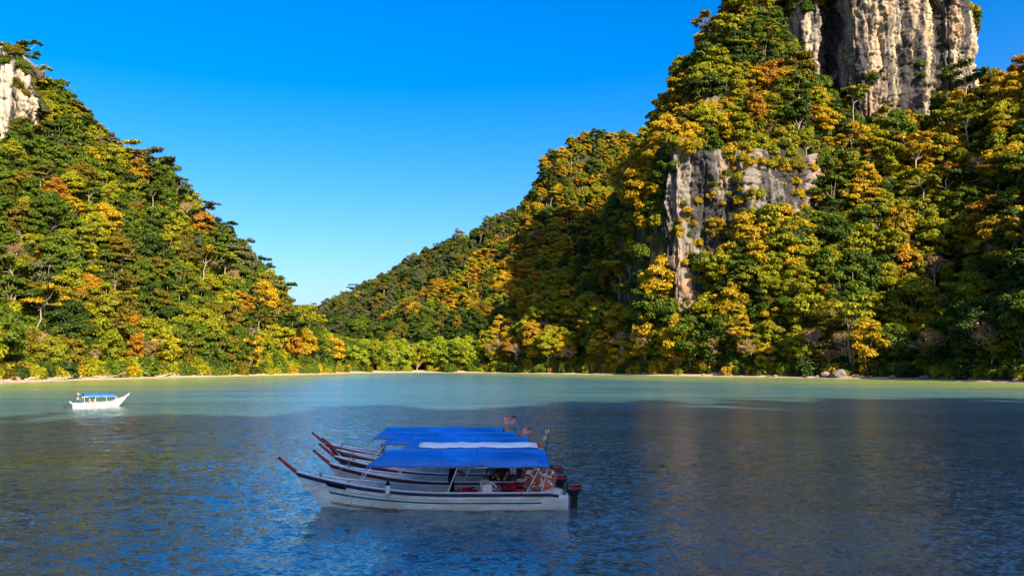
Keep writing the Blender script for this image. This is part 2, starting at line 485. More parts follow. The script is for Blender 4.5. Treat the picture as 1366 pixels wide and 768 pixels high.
def sample_z(x, y):
    fx = np.clip((x - gx[0]) / STEP, 0, len(gx) - 1.001); fy = np.clip((y - gy[0]) / STEP, 0, len(gy) - 1.001)
    i = fx.astype(int); j = fy.astype(int); u = fx - i; v = fy - j
    return (ZZ[j, i] * (1 - u) + ZZ[j, i + 1] * u) * (1 - v) + (ZZ[j + 1, i] * (1 - u) + ZZ[j + 1, i + 1] * u) * v
def sample_n(A, x, y):
    i = np.clip(np.round((x - gx[0]) / STEP).astype(int), 0, len(gx) - 1); j = np.clip(np.round((y - gy[0]) / STEP).astype(int), 0, len(gy) - 1)
    return A[j, i]
def grid_faces(nx, ny):
    i, j = np.meshgrid(np.arange(nx - 1), np.arange(ny - 1))
    a = (j * nx + i).ravel()
    return np.stack([a, a + 1, a + nx + 1, a + nx], 1)
tv = np.stack([XX.ravel(), YY.ravel(), ZZ.ravel()], 1)
tm = np_mesh('terrain', tv, grid_faces(len(gx), len(gy)))
tm.polygons.foreach_set('use_smooth', np.ones(len(tm.polygons), bool))
ter = link('terrain', tm, None, M_GROUND)
tag(ter, kind='structure')

# ------------------------------------------------------------------ water
wx = np.concatenate([[-2500, -1000], np.arange(-420, 421, 4), [1000, 2500]]).astype(float)
wy = np.concatenate([[-2500, -900], np.arange(-120, 521, 4), [1000, 2500]]).astype(float)
WX, WY = np.meshgrid(wx, wy)
# the bay in front is real waves: a finer net that widens with distance, sewn over the plain sheet
NR, NC = 560, 860
rr_ = 13.0 * (150.0 / 13.0) ** (np.linspace(0, 1, NR))
an_ = np.linspace(-0.80, 0.80, NC)
RA, AN = np.meshgrid(rr_, an_, indexing='ij')
PXw, PYw = RA * np.sin(AN) / np.cos(AN * 0.0 + 0), RA * np.cos(AN)
wr_ = np.random.default_rng(8)
ZW = np.zeros_like(PXw); DXw = np.zeros_like(PXw); DYw = np.zeros_like(PXw)
gustf = 0.9 + 0.4 * fbm(PXw / 17, PYw / 9, 61, 3)
for k in range(64):
    lam = 0.36 * (3.6 / 0.36) ** (wr_.random() ** 1.4)
    th = R(-72) + wr_.normal() * 0.62               # wind across the bay towards the camera
    kk = 2 * math.pi / lam; sl = 0.033 * (1.0 if lam < 1.0 else (0.7 if lam < 1.8 else 0.35))
    ph = kk * (math.cos(th) * PXw + math.sin(th) * PYw) + wr_.uniform(0, 6.28)
    # wavelets too fine for the net fade out where it is coarse; the material carries them from there
    cell = np.maximum(RA * (an_[1] - an_[0]), RA * (math.log(150 / 13.0) / NR))
    fade = sstep(2.2, 4.5, lam / cell)
    A_ = sl / kk * fade * gustf
    ZW += A_ * np.cos(ph); DXw -= 0.2 * A_ * math.cos(th) * np.sin(ph); DYw -= 0.2 * A_ * math.sin(th) * np.sin(ph)
ef = sstep(0, 0.06, (AN + 0.80)) * sstep(0, 0.06, (0.80 - AN)) * sstep(13, 14.5, RA) * (1 - sstep(125, 150, RA))
WV = np.stack([(PXw + DXw * ef).ravel(), (PYw + DYw * ef).ravel(), (ZW * ef).ravel() + 0.004], 1)
i_, j_ = np.meshgrid(np.arange(NC - 1), np.arange(NR - 1)); a_ = (j_ * NC + i_).ravel()
WQ = np.stack([a_, a_ + NC, a_ + NC + 1, a_ + 1], 1)
base_v = np.stack([WX.ravel(), WY.ravel(), np.zeros(WX.size)], 1)
base_q = grid_faces(len(wx), len(wy))
rad_b = np.hypot(base_v[:, 0], base_v[:, 1]); ang_b = np.arctan2(base_v[:, 0], base_v[:, 1])
inn = (rad_b > 13.3) & (rad_b < 148) & (np.abs(ang_b) < 0.79)
base_q = base_q[~inn[base_q].all(1)]
nb_ = len(base_v)
wm_ = np_mesh('water', np.concatenate([base_v, WV]), np.concatenate([base_q, WQ[:, ::-1] + nb_]))
wm_.polygons.foreach_set('use_smooth', np.ones(len(wm_.polygons), bool))
WX = np.concatenate([WX.ravel(), WV[:, 0]]); WY = np.concatenate([WY.ravel(), WV[:, 1]])
def dist_to(pts, x, y):
    d2 = np.full(x.shape, 1e18)
    for a, b in zip(pts[:-1], pts[1:]):
        a = np.array(a); b = np.array(b); ab = b - a
        t = np.clip(((x - a[0]) * ab[0] + (y - a[1]) * ab[1]) / (ab @ ab), 0, 1)
        d2 = np.minimum(d2, (x - a[0] - t * ab[0]) ** 2 + (y - a[1] - t * ab[1]) ** 2)
    return np.sqrt(d2)
wsd = dist_to([(-210, 80), (-150, 150)] + shore + [(150, 165), (205, 120)], WX, WY)
edge = 105 + 30 * fbm(WX / 60, WY / 60, 21, 3) - 0.36 * np.maximum(WY - 230, 0)
shoal = 1 - sstep(0, 1, wsd / np.maximum(edge, 30))
shoal = np.clip(shoal + 0.0, 0, 1)
# an olive patch of sunlight out in the bay, painted into the water colour
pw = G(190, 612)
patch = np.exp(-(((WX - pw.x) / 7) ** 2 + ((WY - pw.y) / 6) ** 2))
wd_ = np.hypot(WX, WY)
chop = 0.08 + 0.15 * sstep(25, 130, wd_)
wc = wm_.attributes.new('chop', 'FLOAT', 'POINT'); wc.data.foreach_set('value', chop.ravel().astype(np.float32))
wb = wm_.attributes.new('sun_patch', 'FLOAT', 'POINT'); wb.data.foreach_set('value', np.clip(1.3 * patch, 0, 1).ravel().astype(np.float32))
wa = wm_.attributes.new('shoal', 'FLOAT', 'POINT'); wa.data.foreach_set('value', shoal.ravel().astype(np.float32))
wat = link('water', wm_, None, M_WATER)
tag(wat, kind='structure')

# ------------------------------------------------------------------ cliffs
def cliff(name, pts, mat, seed, depth=18, nu=220, nv=90, lean=0.0, amp=3.0, flute=1.6, over=0.0, label_kind='structure'):
    """rock wall along plan points (x, y, z_base, z_top); normal points to the right-hand side of travel... out of the hill"""
    pts = np.array(pts, float)
    seg = np.hypot(np.diff(pts[:, 0]), np.diff(pts[:, 1])); S = np.concatenate([[0], np.cumsum(seg)])
    u = np.linspace(0, S[-1], nu)
    # smooth the plan curve a little
    cx = np.interp(u, S, pts[:, 0]); cy = np.interp(u, S, pts[:, 1]); zb = np.interp(u, S, pts[:, 2]); zt = np.interp(u, S, pts[:, 3])
    ker = np.hanning(13); ker /= ker.sum()
    def sm(a): return np.convolve(np.pad(a, 6, mode='edge'), ker, 'valid')
    cx, cy, zb, zt = sm(cx), sm(cy), sm(zb), sm(zt)
    tx, ty = np.gradient(cx), np.gradient(cy); l = np.hypot(tx, ty); nx_, ny_ = ty / l, -tx / l
    zt = zt + 5 * fbm(u / 11, u * 0, seed + 5, 4)
    v = np.linspace(0, 1, nv)
    U, Vv = np.meshgrid(u, v)
    Z = zb + (zt - zb) * Vv
    big = amp * 2.6 * fbm(U / 20 + 3, Z / 60, seed, 3)
    ridg = 1 - np.abs(fbm(U / 6.5, Z / 32, seed + 11, 4)) * 2.2
    fine = 1.5 * fbm(U / 2.3, Z / 5, seed + 23, 5)
    ledge = fbm(U / 30, Z / 6.5, seed + 37, 3)
    tongues = np.maximum(0, fbm(U / 3.2, Z / 45, seed + 51, 3)) ** 1
    D = big + 0.9 * flute * ridg + 0.9 * fine + 1.6 * np.maximum(0, ledge) + 2.2 * tongues * flute / 1.6 - lean * Vv * (zt - zb) + over * np.maximum(0, Vv - 0.55) * 2.2
    blocks = np.floor(fbm(U / 9, Z / 16, seed + 71, 3) * 6) / 6 * 4.5 + np.floor(fbm(U / 3.5, Z / 5.5, seed + 83, 3) * 5) / 5 * 1.8
    crack_v = np.exp(-(np.abs(fbm(U / 5.5, Z / 38, seed + 91, 4)) / 0.045) ** 2)
    crack_h = np.exp(-(np.abs(fbm(U / 26, Z / 6.5, seed + 97, 4)) / 0.04) ** 2)
    D = 0.72 * D + blocks - 1.9 * crack_v - 1.3 * crack_h + 0.5 * fbm(U / 0.9, Z / 1.1, seed + 99, 2)
    D *= np.minimum(1, (1 - Vv) * 9 + 0.35)
    X = cx + nx_ * D; Y = cy + ny_ * D
    rows = [np.stack([X[i], Y[i], Z[i]], 1) for i in range(nv)]
    for q in (0.25, 0.6, 1.0):        # the top runs back into the hill
        rows.append(np.stack([X[-1] - nx_ * depth * q, Y[-1] - ny_ * depth * q, Z[-1] + (2.2 * q - 6.0 * q * q) + 1.2 * fbm(u / 8, u * 0 + q * 3, seed + 60, 3)], 1))
    Vt = np.concatenate(rows)
    Q = grid_faces(nu, len(rows))
    me = np_mesh(name, Vt, Q)
    o = link(name, me, None, mat)
    tag(o, kind='structure')
    return X, Y, Z
TY = 400.0
def at(px, Y): return (px - 683.0) / F * Y * 1.0
TX0, TY0, TZ0 = cliff('cliff', [
    (at(1060, 475), 475, 105, 190), (at(1044, 452), 452, 110, 196), (at(1062, 430), 428, 112, 200), (at(1084, 412), 410, 114, 200), (at(1104, 408), 407, 116, 201),
    (at(1110, 425), 425, 116, 202), (at(1134, 412), 410, 114, 202), (at(1152, 396), 394, 114, 203), (at(1200, 390), 390, 112, 204), (at(1252, 394), 392, 112, 204),
    (at(1258, 408), 406, 112, 203), (at(1300, 402), 400, 112, 202), (at(1316, 408), 410, 112, 200), (at(1314, 430), 432, 112, 196), (at(1300, 475), 475, 112, 190)],
    M_ROCK, 5, depth=30, nu=560, nv=210, amp=2.2, flute=1.5, over=3.0)
LX0, LY0, LZ0 = cliff('cliff', [
    (at(850, 392), 392, 0, 84), (at(862, 372), 372, 2, 96), (at(884, 350), 350, 4, 104), (at(905, 345), 345, 8, 102), (at(960, 344), 344, 16, 98),
    (at(1000, 343), 343, 34, 97), (at(1045, 346), 346, 40, 98), (at(1075, 354), 354, 46, 98), (at(1115, 368), 368, 55, 103)],
    M_ROCK2, 17, depth=16, nu=300, nv=160, amp=2.4, flute=1.5, lean=0.05)
KX0, KY0, KZ0 = cliff('cliff', [
    (at(-90, 358), 358, 88, 152), (at(-30, 352), 352, 88, 148), (at(6, 351), 351, 88, 144), (at(20, 354), 354, 90, 136), (at(30, 362), 362, 96, 128), (at(34, 375), 375, 100, 128)],
    M_ROCK3, 29, depth=20, nu=160, nv=110, amp=1.6, flute=1.2)
# rock showing through the trees on the high shoulder
SX0, SY0, SZ0 = cliff('cliff', [
    (at(925, 395), 395, 100, 128), (at(948, 378), 378, 96, 132), (at(985, 376), 376, 98, 136), (at(1010, 380), 380, 100, 138), (at(1030, 392), 392, 108, 140)],
    M_ROCK2, 41, depth=14, nu=140, nv=50, amp=1.8, flute=1.2)

# ------------------------------------------------------------------ tree models
def leaves(rng, blobs, size, dens, flat=0.62, up_bias=0.25, low_cut=-0.35, fill=0.25):
    """leaf-sized lozenges spread through the shells of many small clumps"""
    Vs = []
    for (c, r, fl) in blobs:
        n = max(8, int(dens * r * r))
        d = rng.normal(size=(n, 3)); d /= np.linalg.norm(d, axis=1)[:, None]
        lo = d[:, 2] < low_cut
        d[lo, 2] *= -1
        u_ = rng.random(n)
        rad = np.where(u_ < fill, rng.uniform(0.3, 0.8, n), np.where(u_ > 0.93, rng.uniform(1.1, 1.55, n), rng.uniform(0.8, 1.15, n)))
        p = d * (r * rad)[:, None]; p[:, 2] *= fl
        p += np.array(c)
        nrm = d * np.array([1, 1, 1.2]) + rng.normal(size=(n, 3)) * 0.55 + np.array([0, 0, up_bias])
        nrm /= np.linalg.norm(nrm, axis=1)[:, None]
        a = np.cross(nrm, rng.normal(size=(n, 3))); a /= np.linalg.norm(a, axis=1)[:, None]
        b = np.cross(nrm, a)
        s = size * rng.uniform(0.6, 1.35, n)[:, None]
        q = np.stack([p - a * s, p - b * s * 0.55 + nrm * s * 0.1, p + a * s, p + b * s * 0.55 + nrm * s * 0.1], 1)
        Vs.append(q.reshape(-1, 3))
    V = np.concatenate(Vs); Q = np.arange(len(V)).reshape(-1, 4)
    return V, Q
def tubes(paths, seg=5):
    """paths: list of (points, radii) -> verts, quads"""
    Vs, Qs, n0 = [], [], 0
    for pts, rad in paths:
        pts = np.array(pts, float); k = len(pts)
        t = np.gradient(pts, axis=0); t /= (np.linalg.norm(t, axis=1)[:, None] + 1e-9)
        ref = np.array([0.31, 0.17, 0.93]); 
        a = np.cross(t, ref); l = np.linalg.norm(a, axis=1)[:, None]
        a = np.where(l < 0.15, np.cross(t, [1, 0, 0]), a); a /= np.linalg.norm(a, axis=1)[:, None]
        b = np.cross(t, a)
        an = np.arange(seg) * 2 * np.pi / seg
        ring = pts[:, None] + (a[:, None] * np.cos(an)[None, :, None] + b[:, None] * np.sin(an)[None, :, None]) * np.array(rad)[:, None, None]
        Vs.append(ring.reshape(-1, 3))
        for i in range(k - 1):
            for s in range(seg):
                a0 = n0 + i * seg + s; a1 = n0 + i * seg + (s + 1) % seg
                Qs.append([a0, a1, a1 + seg, a0 + seg])
        n0 += k * seg
    return np.concatenate(Vs), np.array(Qs)
def limb(rng, a, b, ra, rb, wob=0.3, n=4):
    a = np.array(a, float); b = np.array(b, float)
    ts = np.linspace(0, 1, n)
    p = a + (b - a) * ts[:, None] + rng.normal(size=(n, 3)) * wob * np.sin(ts * np.pi)[:, None]
    return p, ra + (rb - ra) * ts

def t_dome(seed, H=15, Rr=5.6, cr=0.42, nb=15, flat=0.82, size=0.36, dens=105, shells=1.0):
    """broad crown made of rounded leaf clumps on spreading limbs"""
    rng = np.random.default_rng(seed)
    cz = H * (1 - cr * 0.55)
    main, paths = [], []
    trunk_top = H * (1 - cr) - 0.5
    base = np.array([0, 0, -2.5]); fork = np.array([rng.normal() * 0.5, rng.normal() * 0.5, trunk_top])
    paths.append(limb(rng, base, fork, 0.38, 0.26, 0.15, 5))
    off = rng.uniform(0, 6.28)
    for i in range(nb):
        z = 1 - 1.7 * (i + 0.5) / nb
        an = off + i * 2.39996 + rng.normal() * 0.25
        rr = math.sqrt(max(0, 1 - z * z)) * rng.uniform(0.6, 0.9)
        c = np.array([math.cos(an) * rr * Rr, math.sin(an) * rr * Rr, cz + z * H * cr * 0.55 * rng.uniform(0.75, 1.0)])
        r = Rr * rng.uniform(0.22, 0.44)
        c = c * np.array([1, 1, 1]) + rng.normal(size=3) * 0.35
        paths.append(limb(rng, fork, c, 0.15, 0.04, 0.35, 4))
        main.append((c, r))
    blobs = []
    for c, r in main:
        blobs.append((c, r * 0.8, flat))
        for k in range(5):
            d = rng.normal(size=3); d[2] = abs(d[2]) * 0.6; d /= np.linalg.norm(d)
            blobs.append((c + d * r * 0.75 * np.array([1, 1, flat]), r * rng.uniform(0.32, 0.55), flat * rng.uniform(0.75, 1.0)))
    return leaves(rng, blobs, size, dens), tubes(paths)
def t_umbrella(seed, H=19, Rr=6.0, ntier=7, size=0.4, dens=80):
    """tall clear stem, flat separate plates of foliage with sky between"""
    rng = np.random.default_rng(seed)
    paths, blobs = [], []
    lean = rng.normal(size=2) * 1.2
    fork = np.array([lean[0], lean[1], H * 0.6])
    paths.append(limb(rng, (0, 0, -2.5), fork, 0.34, 0.2, 0.35, 6))
    for i in range(ntier):
        an = i * 2.4 + rng.uniform(-0.4, 0.4); rr = Rr * rng.uniform(0.3, 0.95)
        c = fork + np.array([math.cos(an) * rr, math.sin(an) * rr, rng.uniform(0.12, 0.38) * H - 0.25 * rr * 0.6])
        paths.append(limb(rng, fork, c, 0.13, 0.05, 0.5, 5))
        r = Rr * rng.uniform(0.24, 0.40)
        for k in range(5):
            d = rng.normal(size=3) * np.array([1, 1, 0.12]); d /= np.linalg.norm(d)
            cc = c + d * r * 0.8
            blobs.append((cc, r * rng.uniform(0.4, 0.65), 0.55))
            paths.append(limb(rng, c, cc, 0.05, 0.02, 0.1, 3))
    return leaves(rng, blobs, size, dens, up_bias=0.5, low_cut=-0.2), tubes(paths)
def t_column(seed, H=13, Rr=3.0, nb=16, size=0.4, dens=85):
    """narrow crown, foliage right down the stem"""
    rng = np.random.default_rng(seed)
    paths = [limb(rng, (0, 0, -2.5), (0, 0, H * 0.92), 0.28, 0.05, 0.25, 6)]
    blobs = []
    for i in range(nb):
        f = (i + 0.5) / nb; z = H * (0.2 + 0.78 * f)
        wr = Rr * (0.55 + 0.6 * math.sin(f * 2.6 + 0.35)) * 0.75
        an = i * 2.4 + rng.uniform(-0.5, 0.5)
        c = np.array([math.cos(an) * wr * 0.7, math.sin(an) * wr * 0.7, z])
        paths.append(limb(rng, (0, 0, z - 0.8), c, 0.07, 0.03, 0.1, 3))
        r = Rr * rng.uniform(0.3, 0.5)
        blobs.append((c, r, 0.75))
        for k in range(3):
            d = rng.normal(size=3); d /= np.linalg.norm(d)
            blobs.append((c + d * r * 0.8, r * rng.uniform(0.4, 0.6), 0.7))
    return leaves(rng, blobs, size, dens), tubes(paths)
def t_bush(seed, H=3.6, Rr=2.8, nb=9, size=0.30, dens=150):
    rng = np.random.default_rng(seed)
    paths, blobs = [], []
    for i in range(nb):
        an = i * 2.4 + rng.uniform(-0.5, 0.5); rr = Rr * math.sqrt((i + 0.3) / nb) * 0.72
        c = np.array([math.cos(an) * rr, math.sin(an) * rr, H * rng.uniform(0.35, 0.8) * (1.1 - 0.5 * rr / Rr)])
        paths.append(limb(rng, (0, 0, -1.5), c, 0.08, 0.025, 0.15, 4))
        r = Rr * rng.uniform(0.30, 0.46)
        blobs.append((c, r, 0.8))
        for k in range(4):
            d = rng.normal(size=3); d[2] = abs(d[2]); d /= np.linalg.norm(d)
            blobs.append((c + d * r * 0.75, r * rng.uniform(0.35, 0.55), 0.8))
        blobs.append((c * np.array([1.05, 1.05, 0.35]), r * 0.9, 0.8))
    return leaves(rng, blobs, size, dens, low_cut=-0.6), tubes(paths)
def t_bare(seed, H=14, spread=0.62, leaf_n=1100, depth=5, size=0.2):
    """dry-season tree: fans of bare pale twigs with a few withered leaves"""
    rng = np.random.default_rng(seed)
    paths, tips = [], []
    def grow(p, d, l, r, lev):
        q = p + d * l
        mid = (p + q) / 2 + rng.normal(size=3) * l * 0.06
        paths.append((np.array([p, mid, q]), np.array([r, r * 0.85, r * 0.7])))
        if lev == 0 or l < 0.5:
            tips.append(q); return
        if lev <= 2: tips.append(q)
        n = 3 if rng.random() < 0.65 else 2
        if lev == depth: n = 4
        for k in range(n):
            e = d + rng.normal(size=3) * spread * np.array([1, 1, 0.6]) + np.array([0, 0, 0.12])
            e /= np.linalg.norm(e)
            grow(q, e, l * rng.uniform(0.62, 0.85), r * 0.62, lev - 1)
    paths.append((np.array([[0, 0, -2.5], [0.1, 0, H * 0.15], [rng.normal() * 0.4, rng.normal() * 0.4, H * 0.3]]), np.array([0.30, 0.26, 0.22])))
    grow(paths[0][0][-1], np.array([0, 0, 1.0]), H * 0.2, 0.2, depth)
    tips = np.array(tips)
    n = leaf_n
    p = tips[rng.integers(0, len(tips), n)] + rng.normal(size=(n, 3)) * 0.38
    nrm = rng.normal(size=(n, 3)) + np.array([0, 0, 0.6]); nrm /= np.linalg.norm(nrm, axis=1)[:, None]
    a = np.cross(nrm, rng.normal(size=(n, 3))); a /= np.linalg.norm(a, axis=1)[:, None]; b = np.cross(nrm, a)
    s = size * rng.uniform(0.6, 1.4, n)[:, None]
    V = np.stack([p - a * s, p - b * s * 0.5, p + a * s, p + b * s * 0.5], 1).reshape(-1, 3)
    return (V, np.arange(len(V)).reshape(-1, 4)), tubes(paths, 3)

SHAPES = {}
def add_shape(key, fn, **kw):
    (lv, lq), (tv_, tq) = fn(**kw)
    SHAPES[key] = (lv, lq, tv_, tq, float(np.abs(lv[:, :2]).max()), float(lv[:, 2].max()))
for i in range(5): add_shape(f'dome{i}', t_dome, seed=100 + i, H=[13, 11.5, 14, 10.5, 12.5][i], Rr=[5.6, 5.0, 5.4, 5.6, 4.6][i], cr=[0.72, 0.78, 0.74, 0.75, 0.82][i], nb=[20, 18, 21, 18, 20][i])
for i in range(2): add_shape(f'umbrella{i}', t_umbrella, seed=200 + i, H=[19, 17][i], Rr=[6.2, 5.4][i])
for i in range(2): add_shape(f'column{i}', t_column, seed=300 + i, H=[13, 15][i])
for i in range(3): add_shape(f'bush{i}', t_bush, seed=400 + i, H=[3.6, 4.2, 3.0][i], Rr=[2.8, 2.6, 3.2][i])
for i in range(3): add_shape(f'bare{i}', t_bare, seed=500 + i, H=[14, 12, 13][i], spread=[0.62, 0.7, 0.55][i])
for i in range(2): add_shape(f'mangrove{i}', t_dome, seed=600 + i, H=[10, 9][i], Rr=[4.6, 4.2][i], cr=0.82, nb=20, size=0.36, dens=110)

_crown, _trunk, _joined = {}, {}, {}
def crown_mesh(shape, col):
    k = (shape, col)
    if k not in _crown:
        lv, lq = SHAPES[shape][:2]
        me = np_mesh('crown_' + shape + '_' + col, lv, lq); me.materials.append(LEAF[col]); _crown[k] = me
    return _crown[k]
def trunk_mesh(shape):
    if shape not in _trunk:
        _, _, tv_, tq = SHAPES[shape][:4]
        me = np_mesh('trunk_' + shape, tv_, tq); me.materials.append(BARK_W if shape[:4] == 'bare' else BARK)
        me.polygons.foreach_set('use_smooth', np.ones(len(me.polygons), bool)); _trunk[shape] = me
    return _trunk[shape]
# ------------------------------------------------------------------ where trees stand
rng = np.random.default_rng(77)
ZK = list(RIDGES.keys())
trees = []          # (x, y, z, shape, col, scale, rot, zone)
MIX = {   # deep, mid, bright, olive, golden, orange, tan, grey
    'L': [0.10, 0.32, 0.31, 0.17, 0.035, 0.025, 0.02, 0.02],
    'A': [0.09, 0.13, 0.33, 0.06, 0.31, 0.045, 0.03, 0.005],
    'B': [0.10, 0.14, 0.30, 0.08, 0.25, 0.10, 0.01, 0.02],
    'C': [0.18, 0.16, 0.02, 0.18, 0.00, 0.00, 0.00, 0.46],  # large grey share puts distance haze into the leaf colour
    'N': [0.25, 0.35, 0.2, 0.1, 0.1, 0, 0, 0],
}
COLS = ['deep', 'mid', 'bright', 'olive', 'golden', 'orange', 'tan', 'grey']
def zone_key(x, y, zi, sdf):
    return ZK[zi] if ZK[zi] != 'A2' else 'A'
def scatter(x0, x1, y0, y1, sp, ok, scale=(0.75, 1.2)):
    nx_, ny_ = int((x1 - x0) / sp), int((y1 - y0) / sp)
    i, j = np.meshgrid(np.arange(nx_), np.arange(ny_))
    x = (x0 + (i + 0.5 + rng.uniform(-0.42, 0.42, i.shape) + 0.5 * (j % 2)) * sp).ravel()
    y = (y0 + (j + 0.5 + rng.uniform(-0.42, 0.42, i.shape)) * sp).ravel()
    z = sample_z(x, y); sd = sample_n(SD, x, y); zn = sample_n(ZN, x, y)
    clump = fbm(x / 26, y / 26, 55, 2)
    for k in range(len(x)):
        zk = ZK[zn[k]]
        if not ok(x[k], y[k], z[k], sd[k], zk): continue
        zz = {'A2': 'A', 'A3': 'A', 'B2': 'B'}.get(zk, zk)
        pr = np.array(MIX[zz])
        c = clump[k]
        pr = pr * np.array([1 + 1.2 * max(0, -c), 1 + 0.8 * max(0, -c), 1, 1, 1 + 1.6 * max(0, c), 1 + 1.6 * max(0, c), 1, 1])
        if zz == 'B' and z[k] < 28: pr = np.array([0.5, 0.35, 0.03, 0.1, 0.02, 0, 0, 0])  # dark leaf mix paints shade onto the low ground behind the mangroves
        pr /= pr.sum()
        col = COLS[rng.choice(8, p=pr)]
        r = rng.random()
        if col == 'tan': shape = 'bare%d' % rng.integers(3)
        elif r < 0.80: shape = 'dome%d' % rng.integers(5)
        elif r < 0.90: shape = 'column%d' % rng.integers(2)
        else: shape = 'umbrella%d' % rng.integers(2)
        if zz == 'C' and col == 'grey' : shape = 'dome%d' % rng.integers(5)
        s = rng.uniform(*scale)
        if zz == 'B': s *= 1.0
        trees.append([x[k], y[k], z[k], shape, col, s, rng.uniform(0, 6.28), zz])
def in_view(x, y, m=50): return abs(x) < 0.64 * y + m
def clear_of_cliff(x, y):
    if x < at(38, 360) and 330 < y < 372 and x > at(-90, 360): return False
    # bare rock: the tower footprint and the foot of the lower walls
    if at(1052, 400) < x < at(1318, 400) and 384 < y < 462: return False
    yc = np.interp(x, cliff_x, cliff_y)
    if 55 < x < 112 and yc - 2 < y < yc + 3: return False
    return True
scatter(-420, -60, 190, 440, 7.0, lambda x, y, z, s, k: k == 'L' and s > 8 and z > 1.2 and in_view(x, y, 40) and clear_of_cliff(x, y), (0.75, 1.35))
scatter(-40, 420, 190, 470, 8.2, lambda x, y, z, s, k: k in ('A', 'A2', 'A3', 'N') and s > 8 and z > 1.2 and in_view(x, y, 70) and clear_of_cliff(x, y), (0.85, 1.65))
scatter(-260, 260, 472, 640, 7.5, lambda x, y, z, s, k: k != 'C' and (z > 3 or y > 535) and in_view(x, y, 30), (0.75, 1.15))
scatter(-50, 60, 438, 540, 6.5, lambda x, y, z, s, k: s > 10 and k in ('A2', 'A3', 'B2', 'B', 'A') and (x > -22 or z > 4) and clear_of_cliff(x, y) and y < 476, (0.6, 0.95))
scatter(-420, 200, 700, 920, 9.5, lambda x, y, z, s, k: k == 'C' and z > 20 and in_view(x, y, 20), (0.8, 1.2))
scatter(-60, 420, -260, 330, 10, lambda x, y, z, s, k: k in ('N', 'A', 'A3') and z > 8 and not in_view(x, y, 70), (0.9, 1.3))

# steep ground carries as many trees per metre of slope as the rest
GYs, GXs = np.gradient(ZZ, STEP); SLOPE = np.hypot(GXs, GYs)
def steep(x, y): return sample_n(SLOPE, np.array([x]), np.array([y]))[0]
scatter(40, 330, 300, 460, 4.2, lambda x, y, z, s, k: k in ('A', 'A2', 'A3') and s > 10 and in_view(x, y, 10) and steep(x, y) > 1.25 and clear_of_cliff(x, y), (0.5, 0.9))
scatter(0, 260, 540, 660, 4.6, lambda x, y, z, s, k: k in ('B', 'B2') and in_view(x, y, 10) and steep(x, y) > 1.1, (0.55, 0.95))
# trees that stand out one by one
def plant(px, py, Y, shape, col, s, rot=None, zone='L', sink=0.0, near=11):
    """foot of the tree on the hillside along the photo column px at distance Y"""
    for _ in range(40):
        x = at(px, Y)
        if float(sample_n(SD, np.array([x]), np.array([Y]))) > near: break
        Y += 4
    z = float(sample_z(np.array([x]), np.array([Y]))[0])
    trees.append([x, Y, z - sink, shape, col, s, rng.uniform(0, 6.28) if rot is None else rot, zone])
for px, s, sh in ((92, 0.9, 'umbrella1'), (206, 1.15, 'umbrella0'), (262, 1.0, 'umbrella1'), (286, 0.8, 'umbrella1'), (316, 1.1, 'umbrella0'), (328, 0.9, 'umbrella1'), (366, 1.05, 'umbrella0'),
                  (150, 0.9, 'umbrella1'), (228, 0.8, 'umbrella0')):
    plant(px, 0, 396, sh, 'grey', s * 1.15)
for px, Y, s in ((240, 388, 1.1), (392, 392, 1.15), (372, 384, 1.0), (352, 390, 0.9), (14, 300, 1.1), (20, 270, 0.9), (198, 285, 1.0), (335, 330, 1.25), (322, 340, 1.0), (130, 262, 0.8)):
    plant(px, 0, Y, 'bare%d' % (int(px) % 3), 'tan', s)
for px, Y, s in ((660, 425, 1.1), (690, 415, 1.0), (830, 350, 1.25), (860, 345, 1.3), (905, 335, 1.2), (872, 362, 1.1), (945, 318, 1.1), (1000, 308, 1.0), (1088, 300, 1.1), (1127, 277, 1.0), (1135, 268, 0.8),
                 (1240, 270, 1.1), (1300, 255, 1.3), (1232, 252, 0.85), (1318, 245, 1.1), (800, 372, 1.0), (1250, 330, 1.2), (1345, 300, 1.2), (760, 385, 0.9), (950, 335, 1.0), (840, 460, 1.3), (1105, 270, 0.7)):
    plant(px, 0, Y - 16, 'bare%d' % (int(px) % 3), 'tan', s * 1.2, zone='A', near=8.5)
for px, Y, s, col in ((1150, 300, 1.25, 'bright'), (1330, 285, 1.25, 'golden'), (1310, 320, 1.2, 'golden'), (1015, 330, 1.15, 'golden'), (860, 352, 1.25, 'golden'), (800, 378, 1.2, 'golden'), (1130, 345, 1.1, 'orange'),
                      (720, 400, 1.2, 'golden'), (1110, 375, 1.1, 'golden'), (1000, 312, 1.1, 'bright'), (750, 390, 1.1, 'golden'), (1060, 300, 1.1, 'bright'), (120, 300, 1.2, 'orange'), (130, 290, 1.1, 'orange'),
                      (580, 510, 1.0, 'orange'), (1155, 306, 1.2, 'bright')):
    plant(px, 0, Y, 'dome%d' % (int(px) % 3), col, s, zone='A' if px > 640 else 'L')

# trees standing against the foot of the lower rock face
for px in range(866, 1075, 8):
    for Y, s0 in ((339, 0.95), (331, 1.2)):
        plant(px + rng.uniform(-4, 4), 0, Y + rng.uniform(-2, 2) - (4 if px > 1000 else 0), 'dome%d' % rng.integers(5), ['golden', 'bright', 'bright', 'mid', 'golden', 'deep'][rng.integers(6)], (s0 + 0.25 * max(0, px - 905) / 170 + (0.35 if px < 930 else 0)) * rng.uniform(0.85, 1.15), zone='A')
